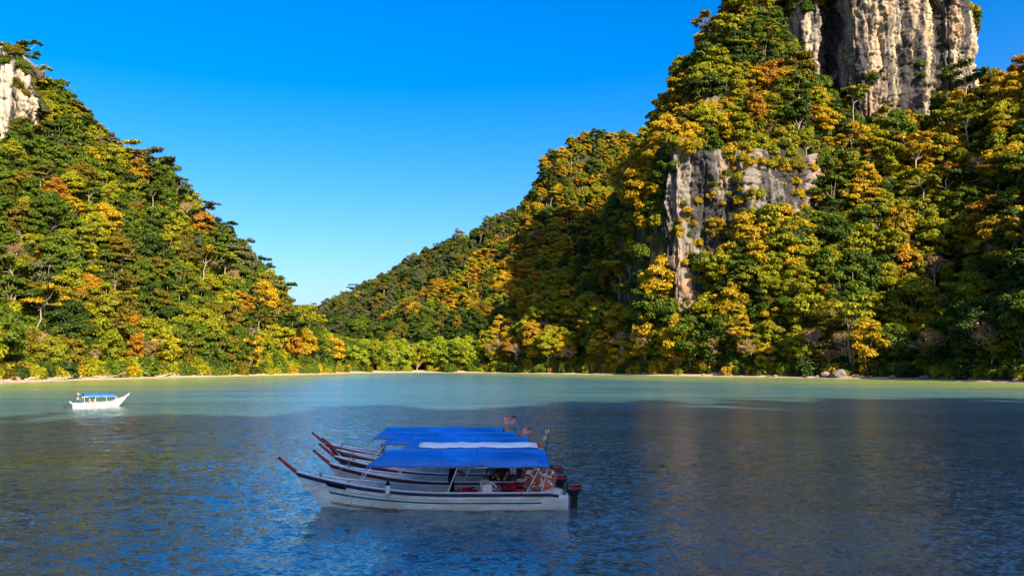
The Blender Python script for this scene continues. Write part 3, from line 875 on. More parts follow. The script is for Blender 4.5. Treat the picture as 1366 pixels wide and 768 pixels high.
# mangroves on the flats at the head of the bay
mang = []
for k in range(190):
    x = rng.uniform(-115, -12); y = rng.uniform(452, 520)
    if rng.random() < 0.25: y = rng.uniform(452, 462)
    z = float(sample_z(np.array([x]), np.array([y]))[0]); sd = float(sample_n(SD, np.array([x]), np.array([y])))
    if sd < 9 or z > 6: continue
    mang.append([x, y, z, 'mangrove%d' % rng.integers(2), ['lime', 'lime', 'bright', 'lime', 'mid'][rng.integers(5)], rng.uniform(1.15, 1.8), rng.uniform(0, 6.28), 'M'])

# shrubs: fringe of the beaches, ledges of the cliffs, tops of the cliffs
shr = []
for a, b in zip(shore[:-1], shore[1:]):
    a = np.array(a); b = np.array(b); n = int(np.hypot(*(b - a)) / 1.7)
    nn = np.array([-(b - a)[1], (b - a)[0]]); nn = nn / np.linalg.norm(nn)
    for k in range(n):
        for row in (0, 1):
            t = rng.random(); q = a + (b - a) * t + nn * (rng.uniform(6.5, 12) + row * 4.0)
            x, y = q
            if -85 < x < 5 and y > 425 and row == 1: continue
            z = float(sample_z(np.array([x]), np.array([y]))[0])
            if z < 0.5: continue
            right = x > 0
            col = rng.choice(['bright', 'mid', 'deep', 'olive', 'golden'], p=[0.22, 0.3, 0.25, 0.13, 0.10] if right else [0.42, 0.30, 0.06, 0.14, 0.08])
            shr.append([x, y, z - 0.2, 'bush%d' % rng.integers(3), str(col), rng.uniform(0.7, 1.5) * (1.2 if row else 0.9), rng.uniform(0, 6.28), 'S' + ('A' if right else 'L')])
# undergrowth filling the slopes between the trees
def under(x0, x1, y0, y1, sp, ok, pr, zone):
    nx_, ny_ = int((x1 - x0) / sp), int((y1 - y0) / sp)
    i, j = np.meshgrid(np.arange(nx_), np.arange(ny_))
    x = (x0 + (i + rng.uniform(0, 1, i.shape)) * sp).ravel(); y = (y0 + (j + rng.uniform(0, 1, i.shape)) * sp).ravel()
    z = sample_z(x, y); sd = sample_n(SD, x, y); zn = sample_n(ZN, x, y)
    for k in range(len(x)):
        if ok(x[k], y[k], z[k], sd[k], ZK[zn[k]]):
            shr.append([x[k], y[k], z[k] - 0.3, 'bush%d' % rng.integers(3), str(rng.choice(['deep', 'mid', 'bright', 'olive', 'golden'], p=pr)), rng.uniform(1.1, 2.0), rng.uniform(0, 6.28), zone])
under(-330, -60, 190, 420, 5.0, lambda x, y, z, s, k: k == 'L' and s > 9 and in_view(x, y, 10), [0.3, 0.34, 0.14, 0.18, 0.04], 'UL')
under(-40, 300, 190, 470, 5.0, lambda x, y, z, s, k: k in ('A', 'A2', 'A3', 'N') and s > 9 and in_view(x, y, 20), [0.42, 0.33, 0.1, 0.1, 0.05], 'UA')  # dark greens weighted up to paint the shade between crowns
under(-260, 260, 470, 640, 7.5, lambda x, y, z, s, k: k != 'C' and in_view(x, y, 10), [0.3, 0.3, 0.15, 0.15, 0.10], 'UB')
def ledge_shrubs(X, Y, Z, n, zone, cols, sc_=(0.5, 1.1), vr=(0.1, 0.95), ur=(0, 1)):
    """shrubs rooted in clusters along ledges and gullies"""
    nv, nu = X.shape; k = 0
    while k < n:
        v0, u0 = rng.uniform(*vr), rng.uniform(*ur); c0 = cols[rng.integers(len(cols))]
        for q in range(int(rng.integers(2, 9))):
            v = min(max(v0 + rng.normal() * 0.05, vr[0]), vr[1]); u = min(max(u0 + rng.normal() * 0.025, ur[0]), ur[1])
            i = int(v * (nv - 1)); j = int(u * (nu - 1)); col = c0 if rng.random() < 0.6 else cols[rng.integers(len(cols))]
            shr.append([X[i, j], Y[i, j], Z[i, j] - 0.8, 'bush%d' % rng.integers(3), col, rng.uniform(*sc_) * rng.uniform(0.7, 1.2), rng.uniform(0, 6.28), zone]); k += 1
ledge_shrubs(LX0, LY0, LZ0, 190, 'K2', ['golden', 'bright', 'olive', 'golden', 'mid'], (0.35, 1.0), (0.25, 1.0), (0.1, 1))
ledge_shrubs(LX0, LY0, LZ0, 60, 'K2', ['golden', 'bright', 'olive', 'mid'], (0.7, 1.3), (0.9, 1.0))
ledge_shrubs(SX0, SY0, SZ0, 50, 'K3', ['golden', 'bright', 'olive', 'orange'], (0.6, 1.3), (0.3, 1.0))
ledge_shrubs(TX0, TY0, TZ0, 26, 'K1', ['golden', 'olive', 'mid', 'deep'], (0.35, 0.9), (0.2, 0.9), (0.15, 0.85))
ledge_shrubs(TX0, TY0, TZ0, 110, 'K1', ['golden', 'olive', 'mid', 'deep'], (0.7, 1.5), (0.90, 1.0))
ledge_shrubs(KX0, KY0, KZ0, 40, 'K0', ['olive', 'grey', 'mid'], (0.5, 1.0), (0.85, 1.0))
ledge_shrubs(KX0, KY0, KZ0, 16, 'K0', ['olive', 'grey', 'mid'], (0.4, 0.9), (0.1, 0.8), (0.55, 1))
# trees crowning the tower
for k in range(26):
    j = int(rng.uniform(0.05, 0.95) * (TX0.shape[1] - 1))
    cx_, cy_ = at(1185, 430), 430
    f = rng.uniform(0.12, 0.5)
    shr.append([TX0[-1, j] + (cx_ - TX0[-1, j]) * f, TY0[-1, j] + (cy_ - TY0[-1, j]) * f, TZ0[-1, j] - 2.5, 'bush%d' % rng.integers(3), ['golden', 'mid', 'olive'][rng.integers(3)], rng.uniform(1.2, 2.0), 0, 'K1'])

# ------------------------------------------------------------------ which ones show largest in the photo
def visible_area(items):
    p = np.array([[t[0], t[1], t[2]] for t in items])
    H_ = np.array([SHAPES[t[3]][5] * t[5] for t in items]); W_ = np.array([SHAPES[t[3]][4] * t[5] * 0.8 for t in items])
    c = p.copy(); c[:, 2] += H_ * 0.62
    px, py, d = project(c)
    order = np.argsort(-d)
    buf = np.full((384, 683), -1, np.int32)
    for i in order:
        if d[i] < 20 or p[i, 1] < 10: continue
        rx = W_[i] * F / d[i] / 2; ry = H_[i] * 0.40 * F / d[i] / 2
        cx, cy = px[i] / 2, py[i] / 2
        x0, x1 = int(max(0, cx - rx)), int(min(683, cx + rx + 1)); y0, y1 = int(max(0, cy - ry)), int(min(384, cy + ry + 1))
        if x1 <= x0 or y1 <= y0: continue
        yy, xx = np.mgrid[y0:y1, x0:x1]
        m = ((xx - cx) / rx) ** 2 + ((yy - cy) / ry) ** 2 <= 1
        buf[y0:y1, x0:x1][m] = i
    return np.bincount(buf[buf >= 0], minlength=len(items)), py
allp = trees + mang + shr
area, pyy = visible_area(allp)
nT, nM = len(trees), len(mang)
tall = [SHAPES[t[3]][5] * t[5] for t in allp]

LOOK = {'lime': 'lime green', 'deep': 'dark green', 'mid': 'mid green', 'bright': 'yellow-green', 'olive': 'olive brown', 'golden': 'golden yellow', 'orange': 'rust orange', 'tan': 'bare pinkish', 'grey': 'grey-green'}
FORM = {'dome': 'round-crowned tree', 'umbrella': 'flat-topped tree', 'column': 'narrow upright tree', 'bare': 'leafless pale tree', 'mangrove': 'mangrove', 'bush': 'shrub'}
def where(t):
    x, y, z, zone = t[0], t[1], t[2], t[7]
    if zone == 'L':
        if z < 14: return 'on the beach above the lone boat' if y < 330 else 'on the low point beside the mangroves'
        if z < 60: return 'low on the hillside above the lone boat'
        if z < 100: return 'high on the hillside above the lone boat'
        return 'just below the small crag'
    if zone == 'A':
        if z < 14: return 'behind the beach facing the moored boats' if x > 60 else 'on the shore next to the mangroves'
        if x < 62: return 'on the spur beneath the lower rock face'
        if x < 130 and z > 85: return 'on the shoulder above the lower rock face'
        if z < 55: return 'on the lower slope under the tall cliff'
        if z < 100: return 'half way up under the tall cliff'
        return 'at the foot of the tall cliff'
    if zone == 'B': return 'on the valley hill behind the mangroves' if z < 70 else 'high on the domed hill'
    if zone == 'C': return 'on the farthest ridge beyond the valley'
    if zone == 'M': return 'at the head of the bay' if y < 470 else 'in the back rows at the head of the bay'
    return {'SA': 'on the beach below the tall cliff', 'SL': 'on the beach above the lone boat', 'K0': 'on the small crag', 'K1': 'clinging to the tall cliff', 'K2': 'clinging to the lower rock face', 'K3': 'on the rock of the high shoulder', 'UL': 'among trees above the lone boat', 'UA': 'among trees under the tall cliff', 'UB': 'among trees of the valley hill'}.get(zone, 'on the slope beside the tall cliff')
NAME = {'dome': 'round_crowned_tree', 'umbrella': 'flat_topped_tree', 'column': 'narrow_tree', 'bare': 'leafless_tree', 'mangrove': 'mangrove_tree', 'bush': 'shrub'}
def base_kind(s): return s.rstrip('0123456789')
ONE = {'lime': 'lime', 'deep': 'dark', 'mid': 'green', 'bright': 'yellow-green', 'olive': 'olive', 'golden': 'golden', 'orange': 'orange', 'tan': 'leafless', 'grey': 'grey-green'}
def look_label(i):
    t = allp[i]; k = base_kind(t[3])
    size = ''
    if k in ('dome', 'bush', 'mangrove'):
        lo, hi = {'dome': (0.85, 1.05), 'bush': (0.9, 1.4), 'mangrove': (1.3, 1.55)}[k]
        size = 'small ' if t[5] < lo else ('large ' if t[5] > hi else '')
    look = '' if k == 'bare' else LOOK[t[4]] + ' '
    return size + look + FORM[k] + ' ' + where(t)
def make_thing(i, lab):
    t = allp[i]; k = base_kind(t[3])
    cat = 'shrub' if k == 'bush' else 'tree'
    o = empty(NAME[k], (t[0], t[1], t[2]), t[6]); o.scale = (t[5],) * 3
    tag(o, lab, cat, ('shrubs ' if cat == 'shrub' else 'trees ') + where(t))
    link('trunk' if cat == 'tree' else 'stem', trunk_mesh(t[3]), o)
    link('crown' if cat == 'tree' else 'foliage', crown_mesh(t[3], t[4]), o)
order_t = sorted([i for i in range(nT + nM) if area[i] > 3], key=lambda i: -area[i])[:300]
order_s = sorted([i for i in range(nT + nM, len(allp)) if area[i] > 2], key=lambda i: -area[i])[:160]
chosen = set(order_t) | set(order_s)
pp = np.array([[allp[i][0], allp[i][1], allp[i][2]] for i in order_t + order_s]); qx, qy, qd = project(pp)
ids = order_t + order_s
labs = [look_label(i) for i in ids]
def near_word(n, skip):
    dd = np.hypot(qx - qx[n], qy - qy[n]) + 0.3 * np.abs(qd - qd[n]); dd[n] = 1e9
    found = []
    for m in np.argsort(dd)[:9]:
        wd = ONE[allp[ids[m]][4]]
        if wd != ONE[allp[ids[n]][4]] and wd not in found: found.append(wd)
    return found[skip] if len(found) > skip else None
for skip in (0, 1):                 # look-alikes: name what grows beside them
    cnt = {}
    for l in labs: cnt[l] = cnt.get(l, 0) + 1
    for n in range(len(ids)):
        if cnt[labs[n]] > 1:
            wd = near_word(n, skip)
            if wd is None: continue
            new = labs[n] + (' beside ' + wd + ' one' if skip == 0 else '')
            if skip == 1: new = labs[n].replace(' one', '') + ' and ' + wd if labs[n].endswith(' one') else labs[n]
            if len(new.split()) <= 16: labs[n] = new
for i, l in zip(ids, labs): make_thing(i, l)
# the rest: one forest, one undergrowth
def stuff(name, idx, label, cat):
    kinds = sorted({(allp[i][3], allp[i][4]) for i in idx})
    colls = []
    for part in ('foliage', 'wood'):
        coll = bpy.data.collections.new(name + '_' + part); colls.append(coll)
        for n, k in enumerate(kinds):
            coll.objects.link(bpy.data.objects.new('%s_%s_%03d' % (name, part, n), crown_mesh(*k) if part == 'foliage' else trunk_mesh(k[0])))
    ki = {k: n for n, k in enumerate(kinds)}
    me = bpy.data.meshes.new(name)
    me.vertices.add(len(idx))
    me.vertices.foreach_set('co', np.array([[allp[i][0], allp[i][1], allp[i][2]] for i in idx], np.float32).ravel())
    for an, ty, vals in (('kind_index', 'INT', [ki[(allp[i][3], allp[i][4])] for i in idx]), ('size', 'FLOAT', [allp[i][5] for i in idx]), ('turn', 'FLOAT', [allp[i][6] for i in idx])):
        a = me.attributes.new(an, ty, 'POINT'); a.data.foreach_set('value', np.array(vals, np.int32 if ty == 'INT' else np.float32))
    o = link(name, me); tag(o, label, cat, kind='stuff')
    ng = bpy.data.node_groups.new(name + '_nodes', 'GeometryNodeTree')
    ng.interface.new_socket('Geometry', in_out='INPUT', socket_type='NodeSocketGeometry')
    ng.interface.new_socket('Geometry', in_out='OUTPUT', socket_type='NodeSocketGeometry')
    N = ng.nodes; L = ng.links
    gi = N.new('NodeGroupInput'); go = N.new('NodeGroupOutput')
    def attr(nm, ty):
        n = N.new('GeometryNodeInputNamedAttribute'); n.data_type = ty; n.inputs['Name'].default_value = nm; return n.outputs[0]
    cx = N.new('ShaderNodeCombineXYZ'); L.new(attr('turn', 'FLOAT'), cx.inputs['Z'])
    e2r = N.new('FunctionNodeEulerToRotation'); L.new(cx.outputs[0], e2r.inputs[0])
    jn = N.new('GeometryNodeJoinGeometry')
    for coll in colls:
        iop = N.new('GeometryNodeInstanceOnPoints'); ci = N.new('GeometryNodeCollectionInfo')
        ci.inputs['Collection'].default_value = coll; ci.inputs['Separate Children'].default_value = True; ci.inputs['Reset Children'].default_value = True
        iop.inputs['Pick Instance'].default_value = True
        L.new(gi.outputs[0], iop.inputs['Points']); L.new(ci.outputs[0], iop.inputs['Instance'])
        L.new(attr('kind_index', 'INT'), iop.inputs['Instance Index']); L.new(e2r.outputs[0], iop.inputs['Rotation']); L.new(attr('size', 'FLOAT'), iop.inputs['Scale'])
        L.new(iop.outputs[0], jn.inputs[0])
    L.new(jn.outputs[0], go.inputs[0])
    md = o.modifiers.new('scatter', 'NODES'); md.node_group = ng
    return o
stuff('forest', [i for i in range(nT + nM) if i not in chosen], 'dense mixed forest of smaller half-hidden trees covering the hills', 'forest')
stuff('undergrowth', [i for i in range(nT + nM, len(allp)) if i not in chosen], 'tangled green undergrowth along beaches and rock ledges', 'undergrowth')
print('TREES', nT, nM, len(allp) - nT - nM, 'chosen', len(order_t), len(order_s), 'min area', area[order_t[-1]])

# ------------------------------------------------------------------ boulders and driftwood on the beaches
M_BOULDER = rock_material('boulder_rock', (0.30, 0.24, 0.19), (0.13, 0.11, 0.10), 0.4, 0.5)
M_DRIFT = plain('driftwood', (0.40, 0.33, 0.27), 0.9, 0.1, var=0.25, scale=3, streak=(6, 6, 1))
def boulder_mesh(seed):
    bm = bmesh.new(); bmesh.ops.create_icosphere(bm, subdivisions=3, radius=1)
    r_ = np.random.default_rng(seed)
    pl = [(Vector(r_.normal(size=3)).normalized(), r_.uniform(0.55, 0.9)) for _ in range(9)]
    for v in bm.verts:
        for n, d in pl:
            k = v.co.dot(n)
            if k > d: v.co -= n * (k - d) * 0.85
        v.co *= 1 + 0.07 * math.sin(v.co.x * 5 + seed) * math.cos(v.co.y * 6 + v.co.z * 4)
    me = bpy.data.meshes.new('boulder'); bm.to_mesh(me); bm.free()
    me.materials.append(M_BOULDER); return me
BM = [boulder_mesh(s) for s in range(6)]
def shore_pt(px, off):
    pys = np.interp(px, [p[0] for p in shore_px], [p[1] for p in shore_px])
    g = G(px, pys); g2 = G(px + 4, np.interp(px + 4, [p[0] for p in shore_px], [p[1] for p in shore_px]))
    d = (g2 - g).normalized(); n = Vector((-d.y, d.x, 0))
    q = g + n * off
    return q.x, q.y, float(sample_z(np.array([q.x]), np.array([q.y]))[0])
bspec = [(1096, 3.5, 2.2), (1112, 4.5, 2.6), (1104, 2.8, 1.2), (1135, 4, 1.2), (1145, 3, 0.8), (1183, 3, 1.3), (1086, 2.5, 0.8), (1020, 2.5, 0.9), (1028, 2.8, 0.8), (930, 4, 0.8), (945, 4, 0.7), (965, 4.5, 0.7), (1070, 2, 0.7)]
bspec += [(float(rng.uniform(1150, 1366)), float(rng.uniform(2.5, 7)), float(rng.uniform(0.4, 1.1))) for _ in range(22)]
bspec += [(float(rng.uniform(660, 900)), float(rng.uniform(3, 7)), float(rng.uniform(0.3, 0.8))) for _ in range(14)]
bspec += [(float(rng.uniform(0, 330)), float(rng.uniform(4.5, 8.5)), float(rng.uniform(0.35, 1.0))) for _ in range(34)]
for px, off, s in bspec:
    x, y, z = shore_pt(px, off)
    o = link('boulder', BM[int(rng.integers(6))]); o.location = (x, y, z + s * 0.25)
    o.scale = (s * rng.uniform(0.8, 1.3), s * rng.uniform(0.8, 1.2), s * rng.uniform(0.55, 0.95)); o.rotation_euler = (rng.uniform(-0.3, 0.3), rng.uniform(-0.3, 0.3), rng.uniform(0, 6.28))
    wh = 'on the beach above the lone boat' if px < 500 else ('on the beach below the tall cliff' if px > 900 else 'on the beach beside the mangroves')
    tag(o, ('big ' if s > 1.1 else ('small ' if s < 0.6 else 'middling ')) + 'dark weathered boulder ' + wh, 'boulder', 'boulders ' + wh)
for k, (px, off, ln, rz, up) in enumerate([(95, 7, 7, 0.2, 0.1), (172, 6.5, 8, -0.5, 0.35), (60, 7, 5, 0.9, 0.15), (225, 6, 6, 0.3, 0.3), (20, 5, 5, -0.2, 0.1), (815, 5, 6, 0.4, 0.4), (808, 5.5, 5, -0.7, 0.5), (150, 7, 6, 0.1, 0.2)]):
    x, y, z = shore_pt(px, off)
    r_ = np.random.default_rng(900 + k)
    paths = [limb(r_, (0, 0, 0.1), (ln, 0, 0.15 + up * ln * 0.4), 0.22, 0.07, 0.25, 6)]
    for q in range(5):
        t = 0.3 + 0.13 * q; b = np.array([ln * t, 0, 0.15 + up * ln * 0.4 * t])
        paths.append(limb(r_, b, b + np.array([r_.uniform(0.3, 1.2), r_.normal() * 0.8, r_.uniform(0.2, 1.1)]), 0.07, 0.02, 0.1, 4))
    v_, q_ = tubes(paths, 6)
    me = np_mesh('driftwood', v_, q_); me.materials.append(M_DRIFT)
    o = link('driftwood', me); o.location = (x, y, z); o.rotation_euler = (0, 0, rz)
    wh = 'on the beach above the lone boat' if px < 500 else 'on the shore beside the mangroves'
    tag(o, ('long' if ln >= 6 else 'short') + ' bleached driftwood branch lying ' + wh, 'driftwood', 'driftwood ' + wh)

# ------------------------------------------------------------------ boats
M_HULLW = plain('hull_white_worn', (0.90, 0.86, 0.78), 0.4, 0.4, var=0.16, scale=2.2, streak=(0.6, 1, 2.5), bump=0.05)
M_HULLG = plain('hull_grey_worn', (0.62, 0.58, 0.52), 0.5, 0.35, var=0.18, scale=2.2, streak=(0.6, 1, 2.5), bump=0.05)
M_HULLP = plain('hull_clean_white', (0.66, 0.66, 0.65), 0.35, 0.4, var=0.06, scale=2.0)
M_INSIDE = plain('hull_inside_grey', (0.58, 0.58, 0.58), 0.6, 0.3, var=0.15, scale=3)
M_NAVY = plain('navy_paint', (0.012, 0.026, 0.075), 0.35, 0.4, var=0.2, scale=4)
M_DRED = plain('dark_red_paint', (0.12, 0.012, 0.016), 0.45, 0.35, var=0.2, scale=4)
M_RED = plain('prow_red_paint', (0.42, 0.03, 0.022), 0.5, 0.35, var=0.22, scale=6)
M_TEAL = plain('teal_stripe', (0.010, 0.14, 0.13), 0.4, 0.4, var=0.15, scale=5)
M_PALE = plain('pale_stripe', (0.55, 0.72, 0.70), 0.4, 0.4, var=0.12, scale=5)
M_BROWN = plain('brown_stripe', (0.22, 0.11, 0.08), 0.5, 0.3, var=0.2, scale=5)
M_BLUE = plain('blue_tarpaulin', (0.008, 0.19, 0.68), 0.42, 0.35, var=0.24, scale=1.1, streak=(0.5, 1.6, 1), bump=0.35)
M_BLUE2 = plain('sunlit_blue_tarpaulin', (0.006, 0.085, 0.36), 0.5, 0.3, var=0.15, scale=1.5, bump=0.2)  # darker copy of the blue tarpaulin, colour lowered to offset direct sun
M_SEAM = plain('tarpaulin_seam', (0.005, 0.13, 0.52), 0.5, 0.3, var=0.15, scale=5)
M_STAIN = plain('waterline_stain', (0.40, 0.34, 0.24), 0.6, 0.2, var=0.3, scale=3, streak=(0.8, 1, 3))
M_WHITE = plain('white_tarpaulin', (0.88, 0.88, 0.86), 0.5, 0.35, var=0.06, scale=2, bump=0.2)
M_POLE = plain('white_pole', (0.78, 0.78, 0.78), 0.3, 0.5, var=0.08, scale=10)
M_MOTOR = plain('motor_cowl_navy', (0.012, 0.018, 0.035), 0.3, 0.5, var=0.2, scale=8)
M_BLACK = plain('motor_leg_black', (0.012, 0.012, 0.014), 0.45, 0.4, var=0.2, scale=8)
M_MRED = plain('motor_red_band', (0.55, 0.012, 0.02), 0.35, 0.4, var=0.08, scale=8)
M_SILVER = plain('silver_lettering', (0.62, 0.64, 0.66), 0.35, 0.5, var=0.08, scale=8)
M_ORANGE = plain('buoy_orange', (0.62, 0.12, 0.035), 0.5, 0.35, var=0.12, scale=5)
M_JACKET = plain('life_jacket_red', (0.30, 0.02, 0.03), 0.8, 0.2, var=0.25, scale=6, bump=0.3)
M_WOOD = plain('worn_wood', (0.25, 0.17, 0.10), 0.7, 0.25, var=0.25, scale=3, streak=(1, 6, 6))
M_SKIN = plain('skin', (0.36, 0.19, 0.12), 0.55, 0.35, var=0.08, scale=10)
M_HAIR = plain('black_hair', (0.008, 0.007, 0.007), 0.5, 0.4, var=0.2, scale=20)
M_CBLACK = plain('black_cloth', (0.008, 0.008, 0.010), 0.9, 0.15, var=0.25, scale=8, bump=0.3)
M_CGREY = plain('grey_cloth', (0.20, 0.20, 0.22), 0.9, 0.15, var=0.2, scale=8, bump=0.3)
M_CBROWN = plain('brown_cloth', (0.055, 0.035, 0.028), 0.9, 0.15, var=0.25, scale=8, bump=0.3)
M_CBLUE = plain('blue_cloth', (0.03, 0.08, 0.22), 0.9, 0.15, var=0.2, scale=8, bump=0.3)
M_CWHITE = plain('white_cloth', (0.75, 0.74, 0.70), 0.9, 0.15, var=0.08, scale=8, bump=0.3)
M_CYEL = plain('yellow_cloth', (0.75, 0.50, 0.10), 0.9, 0.15, var=0.08, scale=8)
M_CORAN = plain('peach_cloth', (0.62, 0.27, 0.12), 0.9, 0.15, var=0.1, scale=8)
M_ROPE = plain('rope', (0.45, 0.40, 0.32), 0.9, 0.1, var=0.2, scale=20)
M_FRED = plain('flag_red', (0.72, 0.02, 0.03), 0.8, 0.2, var=0.08, scale=8)
M_FWHITE = plain('flag_white', (0.66, 0.60, 0.60), 0.8, 0.2, var=0.06, scale=8)
M_FBLUE = plain('flag_blue', (0.01, 0.015, 0.10), 0.8, 0.2, var=0.1, scale=8)
M_FYEL = plain('flag_yellow', (0.75, 0.50, 0.02), 0.8, 0.2, var=0.06, scale=8)

def hull_fn(L, B, rake=1.15, lift=0.64, free=0.62):
    Lw = L - rake
    def X(s, t): return -L / 2 + s * (Lw + rake * max(0, t) ** 0.9)
    def b(s): return B * (0.86 + 0.14 * math.sin(math.pi * min(1, s * 1.1))) * (1 - max(0, (s - 0.42) / 0.58) ** 2.3)
    def sheer(s): return free + lift * max(0, (s - 0.40) / 0.60) ** 2.1 - 0.10 * (1 - min(1, s / 0.06))
    def zk(s): return -0.25 + 0.20 * max(0, (s - 0.75) / 0.25) ** 2
    TY_ = [(0, 0), (0.06, 0.45), (0.20, 0.74), (0.45, 0.88), (0.7, 0.95), (1, 1.0)]
    ts = [a for a, _ in TY_]; ys = [c for _, c in TY_]
    def pt(s, t, side=1, off=0.0):
        y = b(s) * float(np.interp(t, ts, ys))
        z = zk(s) + (sheer(s) - zk(s)) * t
        return Vector((X(s, t), side * (y + off), z))
    return pt, b, sheer, X

def make_hull(L, B, mat, root, pars):
    pt, b, sheer, X = hull_fn(L, B, **pars)
    NS = 34
    ss = [i / (NS - 1) for i in range(NS)]
    tt = [0, 0.03, 0.06, 0.13, 0.2, 0.32, 0.45, 0.58, 0.7, 0.85, 1.0]
    V, Fc = [], []
    n = len(tt)
    for side in (1, -1):
        o0 = len(V)
        for s in ss:
            for t in tt: V.append(pt(s, t, side))
        for i in range(NS - 1):
            for k in range(n - 1):
                a = o0 + i * n + k; q = [a, a + n, a + n + 1, a + 1]
                Fc.append(q if side == 1 else q[::-1])
        # gunwale top, inner wall, floor
        i0 = len(V)
        for s in ss:
            g = pt(s, 1, side); w_ = max(0.0, abs(g.y) - 0.07)
            fl = min(0.12, g.z - 0.1) if s < 0.8 else 0.12 + (g.z - 0.25 - 0.12) * (s - 0.8) / 0.2
            V.append(g.copy()); V.append(Vector((g.x, side * w_, g.z)))
            V.append(Vector((min(g.x, X(s, 0.5)), side * w_ * 0.88, fl))); V.append(Vector((min(g.x, X(s, 0.5)), 0, fl)))
        for i in range(NS - 1):
            for k in range(3):
                a = i0 + i * 4 + k; q = [a, a + 4, a + 5, a + 1]
                Fc.append(q if side == 1 else q[::-1])
    # transom
    o0 = len(V)
    tr = [pt(0, t, 1) for t in tt] + [pt(0, t, -1) for t in tt[::-1]]
    V += tr; Fc.append(list(range(o0, o0 + len(tr))))
    o1 = len(V); inn = [v + Vector((0.06, 0, 0)) for v in tr]; V += inn; Fc.append(list(range(o1, o1 + len(inn)))[::-1])
    o2 = o0 + len(tt) - 1
    Fc.append([o2, o2 + 1, o2 + 1 + len(tr), o2 + len(tr)])
    me = mesh_from('hull', V, Fc, True)
    me.materials.append(mat); me.materials.append(M_INSIDE)
    per = (NS - 1) * (n - 1); pin = (NS - 1) * 3
    mi = []
    for side in range(2): mi += [0] * per + [1] * pin
    mi += [0, 1, 0]
    me.polygons.foreach_set('material_index', mi)
    sh_ = me.attributes.new('sharp_face', 'BOOLEAN', 'FACE')
    o = link('hull', me, root)
    md = o.modifiers.new('es', 'EDGE_SPLIT'); md.split_angle = R(40)
    return pt, b, sheer, X
def strip(pt, side, t0, t1, s0, s1, off, name, mat, root, n=30, fade=0):
    rows = []
    for i in range(n):
        s = s0 + (s1 - s0) * i / (n - 1)
        c = (t0 + t1) / 2; h = (t1 - t0) / 2
        rows.append([pt(s, c - h, side, 0.0), pt(s, c - h, side, off), pt(s, c, side, off), pt(s, c + h, side, off), pt(s, c + h, side, 0.0)])
    return link(name, loft(name, rows), root, mat)
def text_mesh(txt, size, ext=0.002):
    c = bpy.data.curves.new('lettering', 'FONT'); c.body = txt; c.size = size; c.extrude = ext; c.align_x = 'CENTER'; c.align_y = 'CENTER'
    o = bpy.data.objects.new('lettering_tmp', c); COL.objects.link(o)
    dg = bpy.context.evaluated_depsgraph_get()
    me = bpy.data.meshes.new_from_object(o.evaluated_get(dg)); me.materials.clear()
    bpy.data.objects.remove(o); bpy.data.curves.remove(c)
    return me
def motor(root, x, z, tilt=0.0, mat=None, cap='115', scale=1.0):
    """outboard motor hung on the transom"""
    mat = mat or M_MOTOR
    # cowl: rounded tapering box
    rows = []
    prof = [(-0.20, 0.72, 0.78), (-0.17, 0.9, 0.95), (-0.06, 1.0, 1.0), (0.08, 1.0, 0.98), (0.17, 0.94, 0.9), (0.205, 0.80, 0.72)]
    for zz, kx, ky in prof:
        r = []
        for k in range(20):
            a = 2 * math.pi * k / 20; ca, sa = math.cos(a), math.sin(a)
            px_ = 0.33 * kx * math.copysign(abs(ca) ** 0.45, ca); py_ = 0.20 * ky * math.copysign(abs(sa) ** 0.5, sa)
            r.append(Vector((px_ + (0.02 if zz > 0.1 else 0), py_, zz + (0.03 * (px_ / 0.33) if zz > 0.1 else 0))))
        rows.append(r)
    me = loft('cowl', rows, close=True)
    bm = bmesh.new(); bm.from_mesh(me); bmesh.ops.holes_fill(bm, edges=bm.edges, sides=0); bm.to_mesh(me); bm.free()
    m = link('outboard_motor', me, root, mat)
    m.location = (x - 0.27 * scale, 0, z); m.rotation_euler = (0, tilt, 0); m.scale = (scale,) * 3
    tag(m, 'outboard motor with dark cowl and red band' if mat is M_MOTOR else 'pale outboard motor')
    for sd in (1, -1):
        MB().box((-0.10, sd * 0.200, -0.015), (0.36, 0.012, 0.085)).build('red_band', M_MRED if mat is M_MOTOR else M_CGREY, m)
    if mat is M_MOTOR:
        t = link('lettering', text_mesh(cap, 0.085), m, M_SILVER); t.location = (0.17, 0.207, -0.012); t.rotation_euler = (R(90), 0, R(180))
    b_ = MB(); b_.box((0.05, 0, -0.26), (0.42, 0.26, 0.12), taper=1.25); bevel(b_.build('lower_pan', M_BLACK, m), 0.02)
    lg = MB(); lg.box((-0.02, 0, -0.62), (0.24, 0.12, 0.66), taper=1.3); bevel(lg.build('drive_leg', M_BLACK, m), 0.02)
    MB().box((-0.10, 0, -0.93), (0.46, 0.24, 0.02)).build('cavitation_plate', M_BLACK, m)
    gb = MB(); gb.lathe([(0.01, 0.3), (0.05, 0.22), (0.075, 0.05), (0.07, -0.12), (0.045, -0.2)], (-0.08, 0, -1.1), 12, Matrix.Rotation(R(90), 3, 'Y')); gear = gb.build('gearcase', M_BLACK, m, True)
    pr = MB()
    for k in range(3):
        pr.box((-0.33, 0.09 * math.cos(k * 2.094), -1.1 + 0.09 * math.sin(k * 2.094)), (0.02, 0.11, 0.11), Matrix.Rotation(k * 2.094, 3, 'X') @ Matrix.Rotation(0.5, 3, 'Y'))
    pr.build('propeller', M_BLACK, m)
    MB().box((0.30, 0, -0.34), (0.16, 0.22, 0.34)).build('clamp_bracket', M_BLACK, m)
    MB().tube([(0.30, 0, -0.12), (0.55, 0.05, -0.02), (0.85, 0.08, 0.05)], [0.028, 0.024, 0.03], 8).build('tiller_handle', M_BLACK, m)
    return m
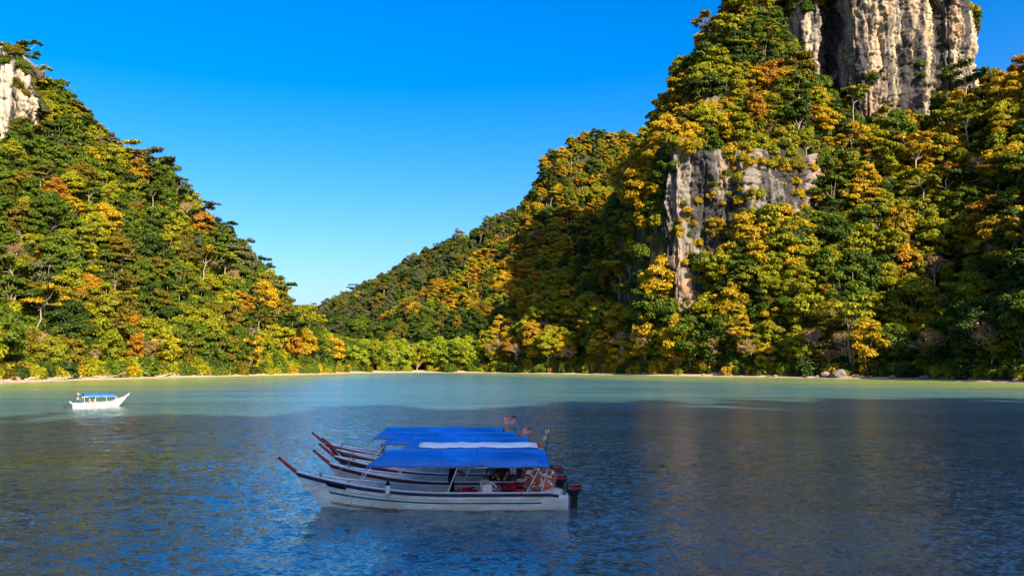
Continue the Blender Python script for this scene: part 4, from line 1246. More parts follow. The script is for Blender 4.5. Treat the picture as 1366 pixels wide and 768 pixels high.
def canopy_part(root, xr, xf, W, mat, zb=1.54, zs=1.86, zt=1.99, seed=0, top=None, rise=0.0):
    rg = np.random.default_rng(seed)
    N = 26
    prof = [(-1.0, zb - 0.03), (-1.0, zb), (-0.90, zb + 0.16), (-0.74, zs), (-0.4, zs + (zt - zs) * 0.72), (0, zt), (0.4, zs + (zt - zs) * 0.72), (0.74, zs), (0.90, zb + 0.16), (1.0, zb), (1.0, zb - 0.03)]
    sag = [rg.normal() * 0.010 for _ in range(N)]
    rows = []; rows_in = []
    for i in range(N):
        f = i / (N - 1); x0 = xr + (xf - xr) * f
        r = []; r2 = []
        for j, (yy, zz) in enumerate(prof):
            h = zz - zb; x = x0
            if i <= 1: x = xr + (0.10 + (0.02 if i else 0)) * 0 + h * 0.25 + (0.03 if i else 0)
            if i >= N - 2: x = xf - h * 1.35 - (0.03 if i == N - 2 else 0)
            x = min(max(x, xr), xf)
            bay = 0.022 * abs(math.sin(f * math.pi * 4)) if 1 < i < N - 2 else 0.0
            dz = sag[i] * (0.3 + abs(yy)) + rg.normal() * 0.004 - (0.02 - bay) * (1 if 3 <= j <= 7 else 0.2) + rise * f
            r.append(Vector((x, yy * W + rg.normal() * 0.003, zz + dz)))
        rows.append(r)
    me = loft('canopy', rows)
    o = link('canopy', me, root, mat)
    sd = o.modifiers.new('thick', 'SOLIDIFY'); sd.thickness = 0.012; sd.offset = -1
    if top:
        rr = [[Vector((v.x, v.y, v.z + 0.03)) for v in r[4:8]] for r in rows[1:-1]]
        o2 = link('canopy_top_sheet', loft('canopy_top_sheet', rr), o, top)
        s2 = o2.modifiers.new('thick', 'SOLIDIFY'); s2.thickness = 0.006; s2.offset = 1
    for i in (5, 10, 15, 20):            # sewn seams across the sheet
        rr = [[v + Vector((dx, 0, 0.014)) for v in rows[i][1:-1]] for dx in (-0.022, 0.022)]
        q = link('seam', loft('seam', rr), o, M_SEAM)
    # edge pipes
    for sdn in (-1, 1):
        MB().tube([(xr + 0.02, sdn * W * 0.985, zb - 0.035), ((xr + xf) / 2, sdn * W * 0.985, zb - 0.04 + rise / 2), (xf - 0.02, sdn * W * 0.985, zb - 0.035 + rise)], 0.016, 8).build('edge_pipe', M_POLE, root)
    return o

def make_boat(name, loc, rz, L, B, hullmat, railmat, canopy, label, stripe=True, strake=None, prow=M_RED, tilt=0.0, motor_mat=None, poles=None, group='boats moored side by side', pars=None, top=None, seed=0, lettering=False, rear=None, cmat=None):
    root = empty(name, loc, rz)
    tag(root, label, 'boat', group)
    pars = pars or {}
    pt, b, sheer, X = make_hull(L, B, hullmat, root, pars)
    for sd in (1, -1):
        strip(pt, sd, 0.875, 0.985, 0.035, 0.995, 0.028, 'rub_rail', railmat, root)
        if strake: strip(pt, sd, 0.55, 0.87, 0.10, 0.985, 0.010, 'painted_strake', strake, root)
        if stripe:
            strip(pt, sd, 0.575, 0.635, 0.10, 0.90, 0.007, 'stripe', M_TEAL, root)
            strip(pt, sd, 0.655, 0.670, 0.10, 0.90, 0.006, 'stripe', M_PALE, root)
            strip(pt, sd, 0.530, 0.548, 0.12, 0.88, 0.006, 'stripe', M_PALE, root)
            strip(pt, sd, 0.72, 0.735, 0.10, 0.84, 0.006, 'stripe', M_BROWN, root)
        strip(pt, sd, 0.24, 0.335, 0.01, 0.93, 0.004, 'waterline_stain', M_STAIN, root)
        # gunwale cap
        rows = []
        for i in range(30):
            s = 0.03 + 0.955 * i / 29; g = pt(s, 1, sd); yo = abs(g.y) + 0.03; yi = max(0.005, abs(g.y) - 0.10)
            rows.append([Vector((g.x, sd * yo, g.z + 0.004)), Vector((g.x, sd * yo, g.z + 0.028)), Vector((g.x, sd * yi, g.z + 0.028)), Vector((g.x, sd * yi, g.z + 0.004))])
        link('gunwale_cap', loft('gunwale_cap', rows, smooth=False), root, M_POLE if not strake else M_HULLW)
    # foredeck
    rows = []
    for i in range(10):
        s = 0.80 + 0.185 * i / 9; g = pt(s, 1, 1); y = max(0.004, g.y - 0.09)
        rows.append([Vector((g.x, y * k, g.z - 0.03 + 0.03 * (1 - abs(k)))) for k in (-1, -0.5, 0, 0.5, 1)])
    link('foredeck', loft('foredeck', rows), root, M_INSIDE)
    # thwarts
    for s in (0.17, 0.30, 0.43, 0.56, 0.68):
        g = pt(s, 1, 1); hw = (g.y - 0.07) * 0.93
        bevel(MB().box((X(s, 1), 0, 0.40), (0.34, 2 * hw, 0.045)).build('thwart', M_WOOD if int(s * 100) % 2 else M_INSIDE, root), 0.01)
    # stern deck
    g = pt(0.04, 1, 1)
    MB().box((X(0.05, 1), 0, 0.46), (0.55, 2 * (g.y - 0.09), 0.04)).build('stern_deck', M_HULLW, root)
    # floor boards
    for k in range(-2, 3):
        MB().box((X(0.37, 0.5), k * 0.17, 0.135), (L * 0.58, 0.15, 0.02)).build('floor_board', M_WOOD, root)
    # ribs along the inside of the hull
    for s in np.linspace(0.12, 0.78, 9):
        for sd in (1, -1):
            g = pt(float(s), 1, sd); yi = (abs(g.y) - 0.075)
            MB().tube([(g.x, sd * yi, g.z - 0.03), (g.x, sd * yi * 0.9, 0.2)], 0.022, 5).build('rib', M_INSIDE, root)
    # raked prow board
    if prow:
        e = pt(1.0, 1.0, 1); e = Vector((e.x - 0.10, 0, e.z - 0.03))
        rows = []
        for f, hw, hh in ((0, 0.042, 0.062), (0.5, 0.036, 0.055), (1.0, 0.026, 0.042)):
            c = e + Vector((0.62 * f, 0, 0.46 * f + 0.03 * f * f)); nrm = Vector((-0.58, 0, 0.81))
            rows.append([c + Vector((0, -hw, 0)) - nrm * hh, c + Vector((0, hw, 0)) - nrm * hh, c + Vector((0, hw, 0)) + nrm * hh, c + Vector((0, -hw, 0)) + nrm * hh])
        me = loft('prow_board', rows, close=True, smooth=False)
        bm = bmesh.new(); bm.from_mesh(me); bmesh.ops.holes_fill(bm, edges=bm.edges, sides=0); bm.to_mesh(me); bm.free()
        bevel(link('prow_board', me, root, prow), 0.008)
        bmt = MB().box(e + Vector((0.60, 0, 0.475)), (0.07, 0.062, 0.10), Matrix.Rotation(R(-37), 3, 'Y')); bmt.build('prow_tip', M_NAVY, root)
    # mooring post on the foredeck
    g = pt(0.9, 1, 1); MB().tube([(g.x, 0, g.z - 0.02), (g.x, 0, g.z + 0.13)], 0.035, 8).tube([(g.x, -0.10, g.z + 0.08), (g.x, 0.10, g.z + 0.08)], 0.018, 6).build('mooring_post', M_WOOD, root)
    # canopy and its poles
    xr, xf, W = canopy
    canopy_part(root, xr, xf, W, cmat or M_BLUE, seed=seed, top=top)
    for xt, xb in poles or []:
        for sd in (1, -1):
            s = (xb + L / 2) / (L - 0.3); g = pt(min(max(s, 0.02), 0.95), 1, sd)
            MB().tube([(xb, sd * (abs(g.y) - 0.02), g.z + 0.01), (xt, sd * W * 0.97, 1.55)], 0.017, 8).build('canopy_pole', M_POLE, root)
    for f in (0.08, 0.5, 0.92):
        x = xr + (xf - 0.5 - xr) * f
        MB().tube([(x, -W * 0.97, 1.5), (x, -W * 0.72, 1.82), (x, 0, 1.93), (x, W * 0.72, 1.82), (x, W * 0.97, 1.5)], 0.014, 6).build('canopy_hoop', M_POLE, root)
    motor(root, -L / 2, 0.70, tilt, motor_mat, scale=0.84)
    if lettering:
        t = link('lettering', text_mesh('TENUR', 0.17), root, M_PALE)
        p = pt(0.055, 0.62, 1); t.location = p + Vector((0, 0.012, 0)); t.rotation_euler = (R(90), 0, R(180))
        pl = strip(pt, 1, 0.80, 0.93, 0.81, 0.885, 0.034, 'name_plate', M_CBLACK, root, 8)
    return root, pt

def world_boat(px_stem, px_stern, d):
    a, b = at(px_stem, d), at(px_stern, d); return (a + b) / 2, b - a
BO = []
D1, D2, D3, D4, D5 = 28.7, 31.1, 33.5, 36.1, 39.0
def lx(px, d, xc): return -(at(px, d) - xc)        # local x of a photo column on a boat whose bow points to -X
spec = [
    (D1, 396, 755, M_HULLW, M_NAVY, (498, 731), 0.98, 'white worn boat with teal stripe, navy rail and blue canopy, first of the moored row', True, None, None, M_RED),
    (D2, 440, 738, M_HULLG, M_DRED, (548, 720), 0.92, 'grey boat with dark red rail and white-topped canopy in the moored row', False, None, M_WHITE, M_RED),
    (D3, 446, 734, M_HULLW, M_DRED, (540, 706), 0.92, 'navy-sided boat with blue canopy moored next to the white-topped canopy', False, M_NAVY, None, M_RED),
    (D4, 449, 712, M_HULLW, M_BROWN, (515, 690), 0.92, 'navy-sided boat with brown rail, fourth of the moored row from the teal-striped boat', False, M_NAVY, None, M_RED),
    (D5, 434, 690, M_HULLW, M_DRED, (504, 674), 0.92, 'navy-sided boat with a person resting in its bow, last of the moored row', False, M_NAVY, None, M_RED),
]
for k, (d, p0, p1, hm, rm, (c0, c1), W, lab, stp, stk, top, prow) in enumerate(spec):
    xc, Lb = world_boat(p0, p1, d)
    xf, xr = lx(c0, d, xc), lx(c1, d, xc)
    poles = [(xf - 0.06, xf + 0.42), (xr + (xf - xr) * 0.50, xr + (xf - xr) * 0.50 + 0.36), (xr + 0.30, xr + 0.80), (xr + 0.06, xr + 0.28)]
    r_, pt_ = make_boat('tour_boat', (xc, d, 0), math.pi + [0.0, 0.006, -0.008, 0.012, -0.006][k], Lb, 0.86 if k == 0 else 0.82, hm, rm, (xr, xf, W), lab, stripe=stp, strake=stk, prow=prow, poles=poles, top=top, seed=k + 3, lettering=(k == 0),
                        motor_mat=None)
    r_.rotation_euler[0] = [0.0, 0.012, -0.01, 0.008, -0.012][k]
    BO.append((r_, pt_, xc, Lb))

# the lone boat over by the far beach
gl = G(128, 543)
lone, lone_pt = make_boat('tour_boat', (gl.x, gl.y + 1.0, 0), R(36), 7.3, 0.74, M_HULLP, M_BROWN, (-2.4, 2.0, 0.80), 'bright white boat alone off the beach with blue canopy and raised motor', stripe=False, prow=None, tilt=R(48), motor_mat=M_CGREY,
                          poles=[(1.9, 2.2), (0.6, 0.7), (-0.8, -0.8), (-2.3, -2.2)], group='lone boat off the beach', seed=20, cmat=M_BLUE2, pars=dict(lift=1.0, rake=1.35))
lone.scale = (0.80,) * 3
# dark flap of canvas behind the blue canopy, white curved stem head
MB().box((-2.82, 0, 1.62), (0.85, 1.4, 0.03)).build('rear_awning', M_NAVY, lone)
e = lone_pt(1.0, 1.0, 1)
MB().tube([(e.x - 0.35, 0, e.z - 0.16), (e.x - 0.02, 0, e.z + 0.02), (e.x + 0.16, 0, e.z + 0.28)], [0.10, 0.08, 0.05], 8).build('stem_head', M_HULLP, lone, True)

# ------------------------------------------------------------------ people
def person(label, loc, rz, J, mats, group=None, hat=None, scale=1.0):
    """J: joint -> point; one skinned surface; mats: dict of top, legs, arms, hair"""
    names = []; V = []; E = []; Rr_ = []; lab = []
    def v(n, p, r): names.append(n); V.append(Vector(p)); Rr_.append(r); return len(V) - 1
    def e(a, b, l): E.append((a, b)); lab.append(l)
    pe = v('pelvis', J['pelvis'], (0.15, 0.115)); ch = v('chest', J['chest'], (0.165, 0.11)); 
    mid = v('waist', (Vector(J['pelvis']) + Vector(J['chest'])) / 2, (0.135, 0.10))
    nk = v('neck', J['neck'], (0.052, 0.052)); hd = Vector(J['head']); nd = (hd - Vector(J['neck'])).normalized()
    h0 = v('jaw', hd - nd * 0.05, (0.07, 0.075)); h1 = v('head', hd + nd * 0.03, (0.083, 0.095)); h2 = v('crown', hd + nd * 0.12, (0.055, 0.06))
    e(pe, mid, 'top'); e(mid, ch, 'top'); e(ch, nk, 'skin'); e(nk, h0, 'skin'); e(h0, h1, 'skin'); e(h1, h2, 'skin')
    fw = Vector(J.get('face', (0, 1, 0)))
    ns = v('nose', hd + fw * 0.112 + nd * 0.0, (0.014, 0.014)); e(h1, ns, 'skin')
    for s in ('l', 'r'):
        sh = v('sh', J['sh_' + s], (0.072, 0.072)); el = v('el', J['el_' + s], (0.045, 0.045)); wr = v('wr', J['wr_' + s], (0.030, 0.030))
        e(ch, sh, 'top'); e(sh, el, 'sleeve'); e(el, wr, 'skin')
        d = (Vector(J['wr_' + s]) - Vector(J['el_' + s])).normalized(); side = d.cross(Vector((0, 0, 1)))
        side = side.normalized() if side.length > 0.1 else Vector((1, 0, 0))
        pm = v('palm', Vector(J['wr_' + s]) + d * 0.07, (0.036, 0.022)); e(wr, pm, 'skin')
        for q in range(4):
            off = side * (q - 1.5) * 0.022; ln = (0.07, 0.085, 0.08, 0.06)[q]
            a = v('knuckle', V[pm] + off + d * 0.035, (0.009, 0.009)); bq = v('fingertip', V[a] + d * ln * 0.8 + Vector((0, 0, -0.02)), (0.0075, 0.0075)); e(pm, a, 'skin'); e(a, bq, 'skin')
        tb = v('thumb', V[pm] - side * 0.055 + d * 0.02, (0.009, 0.009)); e(pm, tb, 'skin')
        hp = v('hip', J['hip_' + s], (0.105, 0.105)); kn = v('knee', J['kn_' + s], (0.065, 0.065)); an = v('ankle', J['an_' + s], (0.042, 0.042)); to = v('toe', J['toe_' + s], (0.036, 0.028))
        e(pe, hp, 'legs'); e(hp, kn, 'legs'); e(kn, an, 'legs'); e(an, to, 'skin')
    me = bpy.data.meshes.new('body'); me.from_pydata(V, E, []); me.update()
    tmp = bpy.data.objects.new('body_tmp', me); COL.objects.link(tmp)
    tmp.modifiers.new('skin', 'SKIN')
    for i, sv in enumerate(me.skin_vertices[0].data): sv.radius = Rr_[i]; sv.use_root = (i == 0)
    ss = tmp.modifiers.new('sub', 'SUBSURF'); ss.levels = 1; ss.render_levels = 1
    bpy.context.view_layer.update()
    dg = bpy.context.evaluated_depsgraph_get()
    bm_ = bpy.data.meshes.new_from_object(tmp.evaluated_get(dg)); bpy.data.objects.remove(tmp)
    bm_.materials.clear()
    slots = [mats['top'], mats['legs'], M_SKIN]
    for m in slots: bm_.materials.append(m)
    code = {'top': 0, 'sleeve': 0, 'legs': 1, 'skin': 2}
    segs = [(V[a], V[b], code[l]) for (a, b), l in zip(E, lab)]
    for f in bm_.polygons:
        c = f.center; best = 1e9; bi = 0
        for a, b, l in segs:
            ab = b - a; t = max(0, min(1, (c - a).dot(ab) / max(1e-9, ab.dot(ab)))); dd = (c - a - ab * t).length
            if l == 2 and ab.length < 0.2: dd *= 0.95
            if dd < best: best = dd; bi = l
        f.material_index = bi; f.use_smooth = True
    root = empty('person', loc, rz); root.scale = (scale,) * 3
    tag(root, label, 'person', group)
    link('body', bm_, root)
    # hair cap, eyes
    bmh = bmesh.new(); bmesh.ops.create_uvsphere(bmh, u_segments=16, v_segments=10, radius=0.105)
    bmesh.ops.delete(bmh, geom=[x for x in bmh.verts if x.co.z < -0.035 and x.co.y > -0.03 or x.co.z < -0.08 or (x.co.z < 0.03 and x.co.y > 0.06)], context='VERTS')
    mh = bpy.data.meshes.new('hair'); bmh.to_mesh(mh); bmh.free()
    for f in mh.polygons: f.use_smooth = True
    hr = link('hair', mh, root, mats.get('hair', M_HAIR)); hr.location = hd + nd * 0.05; hr.scale = (0.92, 1.08, 1.05)
    hr.rotation_mode = 'QUATERNION'; hr.rotation_quaternion = fw.to_track_quat('Y', 'Z')
    for s_ in (-1, 1):
        sd = fw.cross(nd).normalized() * s_
        MB().lathe([(0.002, -0.012), (0.012, 0), (0.002, 0.012)], hd + fw * 0.088 + sd * 0.032 + nd * 0.035, 8).build('eye', M_HAIR, root, True)
        MB().lathe([(0.004, -0.03), (0.014, 0), (0.004, 0.03)], hd + sd * 0.088 + nd * 0.02, 8).build('ear', M_SKIN, root, True)
    MB().box(hd + fw * 0.092 - nd * 0.035, (0.045, 0.012, 0.010)).build('mouth', M_JACKET, root)
    if hat:
        hm = MB(); c = hd + nd * 0.10
        hm.lathe([(0.17, -0.012), (0.172, 0.0), (0.10, 0.012), (0.095, 0.07), (0.06, 0.10), (0.01, 0.105)], c, 18); hm.build('hat', hat, root, True)
    return root
def sit(lean=0.0, seat=0.42, arms=0):
    """seated facing +Y, foot of the figure at the origin"""
    J = dict(pelvis=(0, 0, seat + 0.10), chest=(0, -lean * 0.45, seat + 0.46), neck=(0, -lean * 0.5, seat + 0.62), head=(0, -lean * 0.5 + 0.02, seat + 0.74), face=(0, 1, 0))
    for s, k in (('l', 1), ('r', -1)):
        J['sh_' + s] = (k * 0.19, -lean * 0.47, seat + 0.53); J['el_' + s] = (k * 0.25, 0.05 - lean * 0.3, seat + 0.28); J['wr_' + s] = (k * 0.16, 0.27, seat + 0.20)
        J['hip_' + s] = (k * 0.095, 0.03, seat + 0.08); J['kn_' + s] = (k * 0.13, 0.44, seat + 0.09); J['an_' + s] = (k * 0.12, 0.46, 0.08); J['toe_' + s] = (k * 0.13, 0.62, 0.035)
    return J
def stand(bend=0.0, reach=0.0):
    J = dict(pelvis=(0, 0, 0.93), chest=(0, bend * 0.3, 1.30), neck=(0, bend * 0.42, 1.46), head=(0, bend * 0.5 + 0.02, 1.58), face=(0, 1, 0))
    for s, k in (('l', 1), ('r', -1)):
        J['sh_' + s] = (k * 0.20, bend * 0.33, 1.38); J['el_' + s] = (k * 0.27, 0.05 + bend * 0.4, 1.11); J['wr_' + s] = (k * 0.24, 0.22 + reach, 0.98 + reach * 0.5)
        J['hip_' + s] = (k * 0.10, 0, 0.88); J['kn_' + s] = (k * 0.12, 0.05, 0.49); J['an_' + s] = (k * 0.13, 0, 0.08); J['toe_' + s] = (k * 0.15, 0.17, 0.03)
    return J
FL = 0.148
person('person in black standing under the canopy of the teal-striped boat', (at(603, D1), D1 - 0.05, FL), R(-75), stand(0.25, 0.15), dict(top=M_CBLACK, legs=M_CBLACK))
person('person in dark brown sitting under the white-topped canopy of the grey boat', (at(671, D2), D2, FL), R(170), sit(0.05), dict(top=M_CBROWN, legs=M_CBLACK))
person('person in grey sitting in the grey boat beside one in brown', (at(661, D2) - 0.10, D2 + 0.25, FL), R(160), sit(0.1), dict(top=M_CGREY, legs=M_CBROWN))
person('black-haired person in grey resting in the bow of the last moored boat', (at(508, D5), D5 - 0.1, FL - 0.02), R(95), sit(0.45, seat=0.16), dict(top=M_CGREY, legs=M_CBROWN))
def on_lone(x, y, z):
    a = R(36); x *= 0.8; y *= 0.8; z *= 0.8; return (gl.x + x * math.cos(a) - y * math.sin(a), gl.y + 1.0 + x * math.sin(a) + y * math.cos(a), z)
person('person in white shirt and yellow hat at the motor of the lone boat', on_lone(-3.05, -0.1, 0.47), R(-60), sit(-0.1, seat=0.42), dict(top=M_CWHITE, legs=M_CBLUE), hat=M_CYEL, scale=0.92)
person('person in peach top sitting under the canopy of the lone boat', on_lone(-1.5, -0.25, FL), R(-60), sit(0.0, seat=0.40), dict(top=M_CORAN, legs=M_SKIN), scale=0.9)
person('passenger in white sitting mid lone boat beside one in peach', on_lone(-0.75, 0.1, FL), R(-60), sit(0.0, seat=0.36), dict(top=M_CWHITE, legs=M_CGREY), scale=0.9)

# ------------------------------------------------------------------ gear lying in and hanging on the boats
def lifebuoy(label, loc, rot):
    root = empty('lifebuoy', loc); root.rotation_euler = rot
    tag(root, label, 'lifebuoy', 'lifebuoys at the stern of the teal-striped boat')
    def ring(a0, a1, R0, r0, n=40, m=12):
        rows = []
        for i in range(n + 1):
            a = a0 + (a1 - a0) * i / n
            rows.append([Vector(((R0 + r0 * math.cos(b)) * math.cos(a), r0 * math.sin(b), (R0 + r0 * math.cos(b)) * math.sin(a))) for b in [2 * math.pi * k / m for k in range(m)]])
        return rows
    link('ring', loft('ring', ring(0, 2 * math.pi, 0.275, 0.075), close=True), root, M_ORANGE)
    for k in range(4):
        a = math.pi / 4 + k * math.pi / 2
        link('white_band', loft('white_band', ring(a - 0.13, a + 0.13, 0.275, 0.079, 4), close=True), root, M_CWHITE)
    MB().tube([(0.37 * math.cos(a), 0, 0.37 * math.sin(a)) for a in [i * 2 * math.pi / 24 for i in range(25)]], 0.008, 6, False).build('grab_rope', M_ROPE, root)
    return root
lifebuoy('orange lifebuoy hanging by the rear pole of the teal-striped boat', (at(727, D1), D1 - 0.55, 1.07), (0.1, 0, R(12)))
lifebuoy('orange lifebuoy hung behind another at the stern of the teal-striped boat', (at(706, D1), D1 - 0.1, 1.12), (-0.1, 0, R(-35)))
lifebuoy('orange lifebuoy leaning on the stern deck under two hanging ones', (at(717, D1), D1 + 0.25, 0.86), (-0.35, 0, R(8)))
def life_jacket_mesh(seed):
    rg = np.random.default_rng(seed)
    bm = bmesh.new()
    def pad(c, s, rot=0):
        r = bmesh.ops.create_cube(bm, size=1.0)
        bmesh.ops.scale(bm, verts=r['verts'], vec=s); bmesh.ops.rotate(bm, verts=r['verts'], cent=(0, 0, 0), matrix=Matrix.Rotation(rot, 3, 'Z')); bmesh.ops.translate(bm, verts=r['verts'], vec=c)
    pad((-0.13, 0, 0.05), (0.21, 0.46, 0.09), 0.08); pad((0.13, 0, 0.06), (0.21, 0.46, 0.09), -0.08); pad((0, 0.29, 0.10), (0.36, 0.15, 0.10)); pad((0, 0.02, 0.135), (0.40, 0.05, 0.02))
    bmesh.ops.bevel(bm, geom=bm.edges[:], offset=0.028, segments=2, affect='EDGES')
    for v in bm.verts: v.co += Vector(rg.normal(size=3)) * 0.006 + Vector((0, 0, 0.03 * math.sin(v.co.x * 9 + seed) * math.cos(v.co.y * 7)))
    me = bpy.data.meshes.new('life_jacket'); bm.to_mesh(me); bm.free()
    me.materials.append(M_JACKET)
    for f in me.polygons: f.use_smooth = True
    return me
JM = [life_jacket_mesh(s) for s in range(3)]
heap1 = [(614, -0.35, 0.43, 0.1), (622, -0.2, 0.45, 1.2), (630, -0.4, 0.43, 2.2), (620, -0.35, 0.54, 2.8), (628, -0.2, 0.56, 0.4)]
heap2 = [(678, -0.4, 0.50, 0.2), (687, -0.35, 0.51, 1.4), (696, -0.45, 0.50, 2.6), (684, -0.4, 0.62, 0.9), (692, -0.3, 0.63, 2.0), (688, -0.4, 0.74, 0.4), (680, 0.1, 0.62, 1.0)]
for hi, hp in enumerate((heap1, heap2)):
    for k, (px, dy, z, rz) in enumerate(hp):
        o = link('life_jacket', JM[k % 3]); o.location = (at(px, D1), D1 + dy, z); o.rotation_euler = (0.15 * math.sin(k * 3 + hi), 0.2 * math.cos(k * 2), rz)
        wh = ('on a thwart behind the person in black' if hi == 0 else 'at the stern below the lifebuoys')
        tag(o, 'dark red life jacket heaped ' + wh, 'life jacket', 'life jackets heaped ' + wh)
MB_ = MB().box((0, 0, 0.0), (0.5, 0.5, 0.09)).box((0.36, 0.04, -0.01), (0.3, 0.42, 0.07)).box((-0.1, 0.02, 0.07), (0.36, 0.3, 0.06))
tp = bevel(MB_.build('folded_tarpaulin', M_BLUE), 0.02); tp.location = (at(697, D1), D1 - 0.42, 0.55); tag(tp, 'folded blue tarpaulin on the stern deck under the life jackets', 'tarpaulin')
# white fuel can with moulded grip, on an orange crate
jc = empty('fuel_can', (at(651, D1), D1 - 0.5, 0.50), R(8)); tag(jc, 'white plastic fuel can with moulded grip by a white canopy pole', 'fuel can')
bevel(MB().box((0, 0, 0.19), (0.36, 0.20, 0.38), taper=0.92).build('can_body', M_HULLP, jc), 0.035, 3)
MB().tube([(0.08, 0, 0.38), (0.12, 0, 0.45), (0.26, 0, 0.36), (0.34, 0, 0.24), (0.28, 0, 0.17), (0.18, 0, 0.24)], 0.028, 8).build('grip', M_HULLP, jc, True)
MB().lathe([(0.04, 0), (0.04, 0.05), (0.03, 0.06)], (-0.10, 0, 0.38), 12).build('cap', M_MRED, jc, True)
cr_ = empty('crate', (at(651, D1), D1 - 0.5, 0.42), R(8)); tag(cr_, 'low orange plastic crate under the white fuel can', 'crate')
MB().box((0, 0, -0.10), (0.46, 0.32, 0.02)).build('base', M_ORANGE, cr_)
for (cx, cy, sx, sy) in ((0, 0.16, 0.46, 0.02), (0, -0.16, 0.46, 0.02), (0.23, 0, 0.02, 0.30), (-0.23, 0, 0.02, 0.30)):
    MB().box((cx, cy, -0.01), (sx, sy, 0.16)).build('side', M_ORANGE, cr_)
# helm panel in front of the can
hp_ = empty('helm_console', (at(647, D1), D1 + 0.05, FL), 0); tag(hp_, 'upright grey helm console with sloping top in the teal-striped boat', 'console')
bevel(MB().box((0, 0, 0.42), (0.34, 0.42, 0.84), taper=0.9).build('cabinet', M_INSIDE, hp_), 0.02)
MB().box((0.02, 0, 0.90), (0.34, 0.44, 0.03), Matrix.Rotation(R(28), 3, 'Y')).build('dash_panel', M_CGREY, hp_)
whl = MB().tube([(0.25 + 0.05 * math.sin(a), 0.17 * math.cos(a), 0.86 + 0.17 * math.sin(a)) for a in [i * 2 * math.pi / 20 for i in range(21)]], 0.014, 6, False); wh_o = whl.build('steering_wheel', M_BLACK, hp_, True)
MB().tube([(0.15, 0, 0.82), (0.25, 0, 0.86)], 0.02, 6).build('wheel_hub', M_BLACK, hp_)
# white bottle fender with black cone top
fd = empty('fender', (at(525, D1), D1 - 0.80, 0.70), 0); tag(fd, 'white bottle-shaped fender with black cone top hung inside the teal-striped boat', 'fender')
MB().lathe([(0.02, -0.17), (0.075, -0.16), (0.085, -0.10), (0.085, 0.12), (0.075, 0.16)], (0, 0, 0.02), 16).build('bottle', M_HULLP, fd, True)
MB().lathe([(0.085, 0.0), (0.08, 0.03), (0.02, 0.15), (0.012, 0.17)], (0, 0, 0.185), 16).build('cone_top', M_CBLACK, fd, True)
MB().tube([(0, 0, 0.34), (0.01, 0.0, 0.82)], 0.006, 6).build('hanging_line', M_ROPE, fd)
# bags in the grey boat
def bag(label, loc, s, mat, rz):
    root = empty('bag', loc, rz); tag(root, label, 'bag')
    bm = bmesh.new(); bmesh.ops.create_cube(bm, size=1.0); bmesh.ops.scale(bm, verts=bm.verts, vec=s); bmesh.ops.bevel(bm, geom=bm.edges[:], offset=min(s) * 0.28, segments=3, affect='EDGES')
    bmesh.ops.subdivide_edges(bm, edges=bm.edges[:], cuts=1, use_grid_fill=True)
    for v in bm.verts: v.co += Vector((math.sin(v.co.z * 14), math.sin(v.co.x * 13), math.sin(v.co.y * 11))) * 0.012
    me = bpy.data.meshes.new('bag_body'); bm.to_mesh(me); bm.free()
    for f in me.polygons: f.use_smooth = True
    link('bag_body', me, root, mat)
    MB().tube([(-s[0] * 0.3, 0, s[2] * 0.45), (-s[0] * 0.15, 0, s[2] * 0.72), (s[0] * 0.15, 0, s[2] * 0.72), (s[0] * 0.3, 0, s[2] * 0.45)], 0.014, 6).build('strap', M_CBLACK, root, True)
bag('blue bag hanging from the rear hoop of the teal-striped boat', (at(693, D1), D1 + 0.1, 1.25), (0.24, 0.16, 0.52), M_CBLUE, 0.3)
bag('dark brown bag on the thwart of the grey boat', (at(682, D2), D2 - 0.3, 0.62), (0.42, 0.28, 0.40), M_CBROWN, 0.2)
# flags
def flag(label, base, top, w_, h_, kind, sag, seed):
    """staff from base to top, cloth streaming to -X"""
    root = empty('flag', base); tag(root, label, 'flag', None)
    b = Vector(base); t = Vector(top) - b
    MB().tube([(0, 0, 0), tuple(t)], [0.014, 0.009], 8).build('staff', M_BLACK, root)
    rg = np.random.default_rng(seed)
    NX, NZ = 24, 14
    V, Fc, mi = [], [], []
    for j in range(NZ + 1):
        for i in range(NX + 1):
            u = i / NX; v = j / NZ
            V.append(t + Vector((-w_ * u * (1 - 0.06 * sag), 0.07 * u * math.sin(u * 9 + v * 1.4 + seed), -h_ * v * (1 - 0.25 * u * sag) - sag * h_ * 0.85 * u ** 1.3 + 0.03 * u * math.sin(u * 7 + seed))))
    for j in range(NZ):
        for i in range(NX):
            a = j * (NX + 1) + i; Fc.append([a, a + NX + 1, a + NX + 2, a + 1])
            u, v = (i + 0.5) / NX, (j + 0.5) / NZ
            if kind == 'striped':
                if u < 0.42 and v < 7 / 14:
                    du, dv = (u - 0.19) * w_, (v - 0.285) * h_
                    cres = (du * du + dv * dv) < (0.09 * w_) ** 2 and ((du - 0.03 * w_) ** 2 + dv * dv) > (0.075 * w_) ** 2
                    star = ((u - 0.31) * w_) ** 2 + dv * dv < (0.06 * w_) ** 2
                    mi.append(3 if cres or star else 2)
                else: mi.append(0 if j % 2 == 0 else 1)
            else: mi.append(1)
    me = mesh_from('cloth', V, Fc)
    for m in (M_FRED, M_FWHITE, M_FBLUE, M_FYEL): me.materials.append(m)
    me.polygons.foreach_set('material_index', mi)
    link('cloth', me, root)
    return root
def pz(px, py, d): p = P(px, py, d); return (p.x, p.y, p.z)
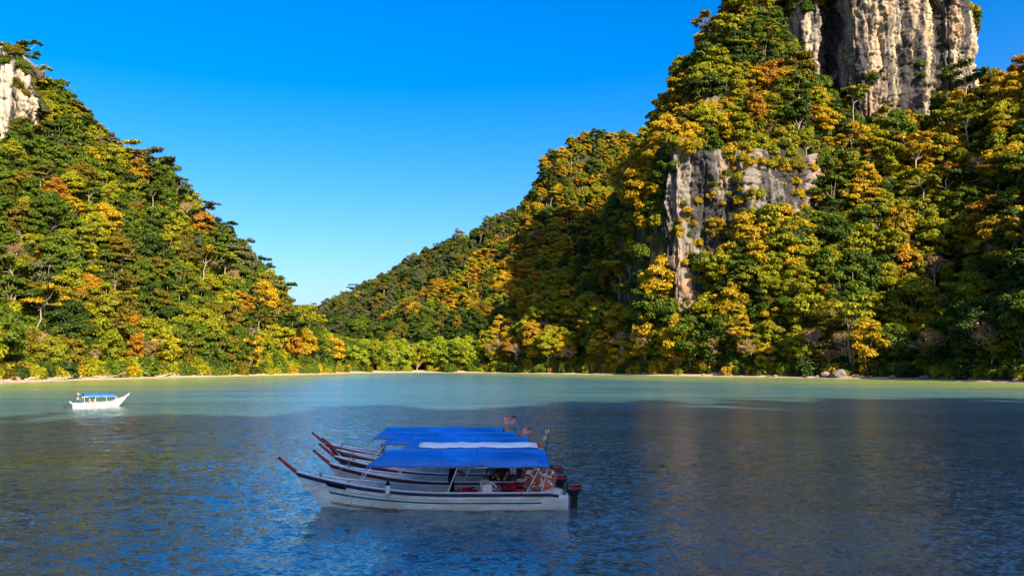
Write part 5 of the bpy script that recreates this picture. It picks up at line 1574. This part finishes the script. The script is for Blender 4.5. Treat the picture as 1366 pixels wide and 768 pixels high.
flag('striped red and white flag with blue corner flying highest, on the last moored boat', pz(684, 588, D5 + 0.2), pz(688.5, 554, D5 + 0.2), 0.60, 0.34, 'striped', 0.35, 1)
flag('drooping striped red flag with blue corner behind the white-topped canopy', pz(705, 594, D4), pz(709, 569, D4), 0.52, 0.28, 'striped', 0.55, 4)
flag('small faded white flag on the staff at the stern of the teal-striped boat', pz(728, 606, D1 + 0.4), pz(733.5, 572, D1 + 0.4), 0.17, 0.12, 'white', 0.5, 7)
flag('second faded white flag hung lower at the stern of the teal-striped boat', pz(727, 606, D1 + 0.5), pz(730, 580, D1 + 0.5), 0.16, 0.16, 'white', 0.6, 9)
def stern_light(label, p):
    root = empty('stern_light', p); tag(root, label, 'boat light', 'stern lights on the canopies')
    MB().tube([(-0.10, 0, -0.30), (0, 0, 0), (0.09, 0, -0.30)], 0.012, 6).build('bracket', M_BLACK, root)
    MB().lathe([(0.09, 0), (0.10, 0.03), (0.09, 0.09), (0.05, 0.13), (0.01, 0.14)], (0, 0, 0.0), 14).build('orange_dome', M_ORANGE, root, True)
    MB().lathe([(0.085, -0.04), (0.085, 0.0)], (0, 0, 0.0), 14).build('white_collar', M_CWHITE, root, True)
    MB().box((-0.02, 0, -0.17), (0.10, 0.05, 0.16), taper=0.3).build('black_vane', M_BLACK, root)
stern_light('orange domed stern light on the last moored boat', pz(675, 573, D5))
stern_light('orange domed stern light at the canopy end of the teal-striped boat', pz(722, 597, D1 + 0.2))
# mooring lines between the bows
for k in range(4):
    (ra, pa, xa, La), (rb, pb, xb, Lb_) = BO[k], BO[k + 1]
    a = Vector((xa - La / 2 + 0.75, ra.location.y, 1.16)); b = Vector((xb - Lb_ / 2 + 0.75, rb.location.y, 1.16))
    pts = [a + (b - a) * f + Vector((0, 0, -0.45 * f * (1 - f))) for f in [i / 10 for i in range(11)]]
    o = MB().tube(pts, 0.010, 6).build('mooring_rope', M_ROPE)
    tag(o, ['mooring rope between the bows of the teal-striped and grey boats', 'mooring rope from the grey boat to the first navy-sided boat', 'mooring rope between the two middle navy-sided boats', 'mooring rope to the bow of the last moored boat'][k], 'rope', 'mooring ropes between the bows')
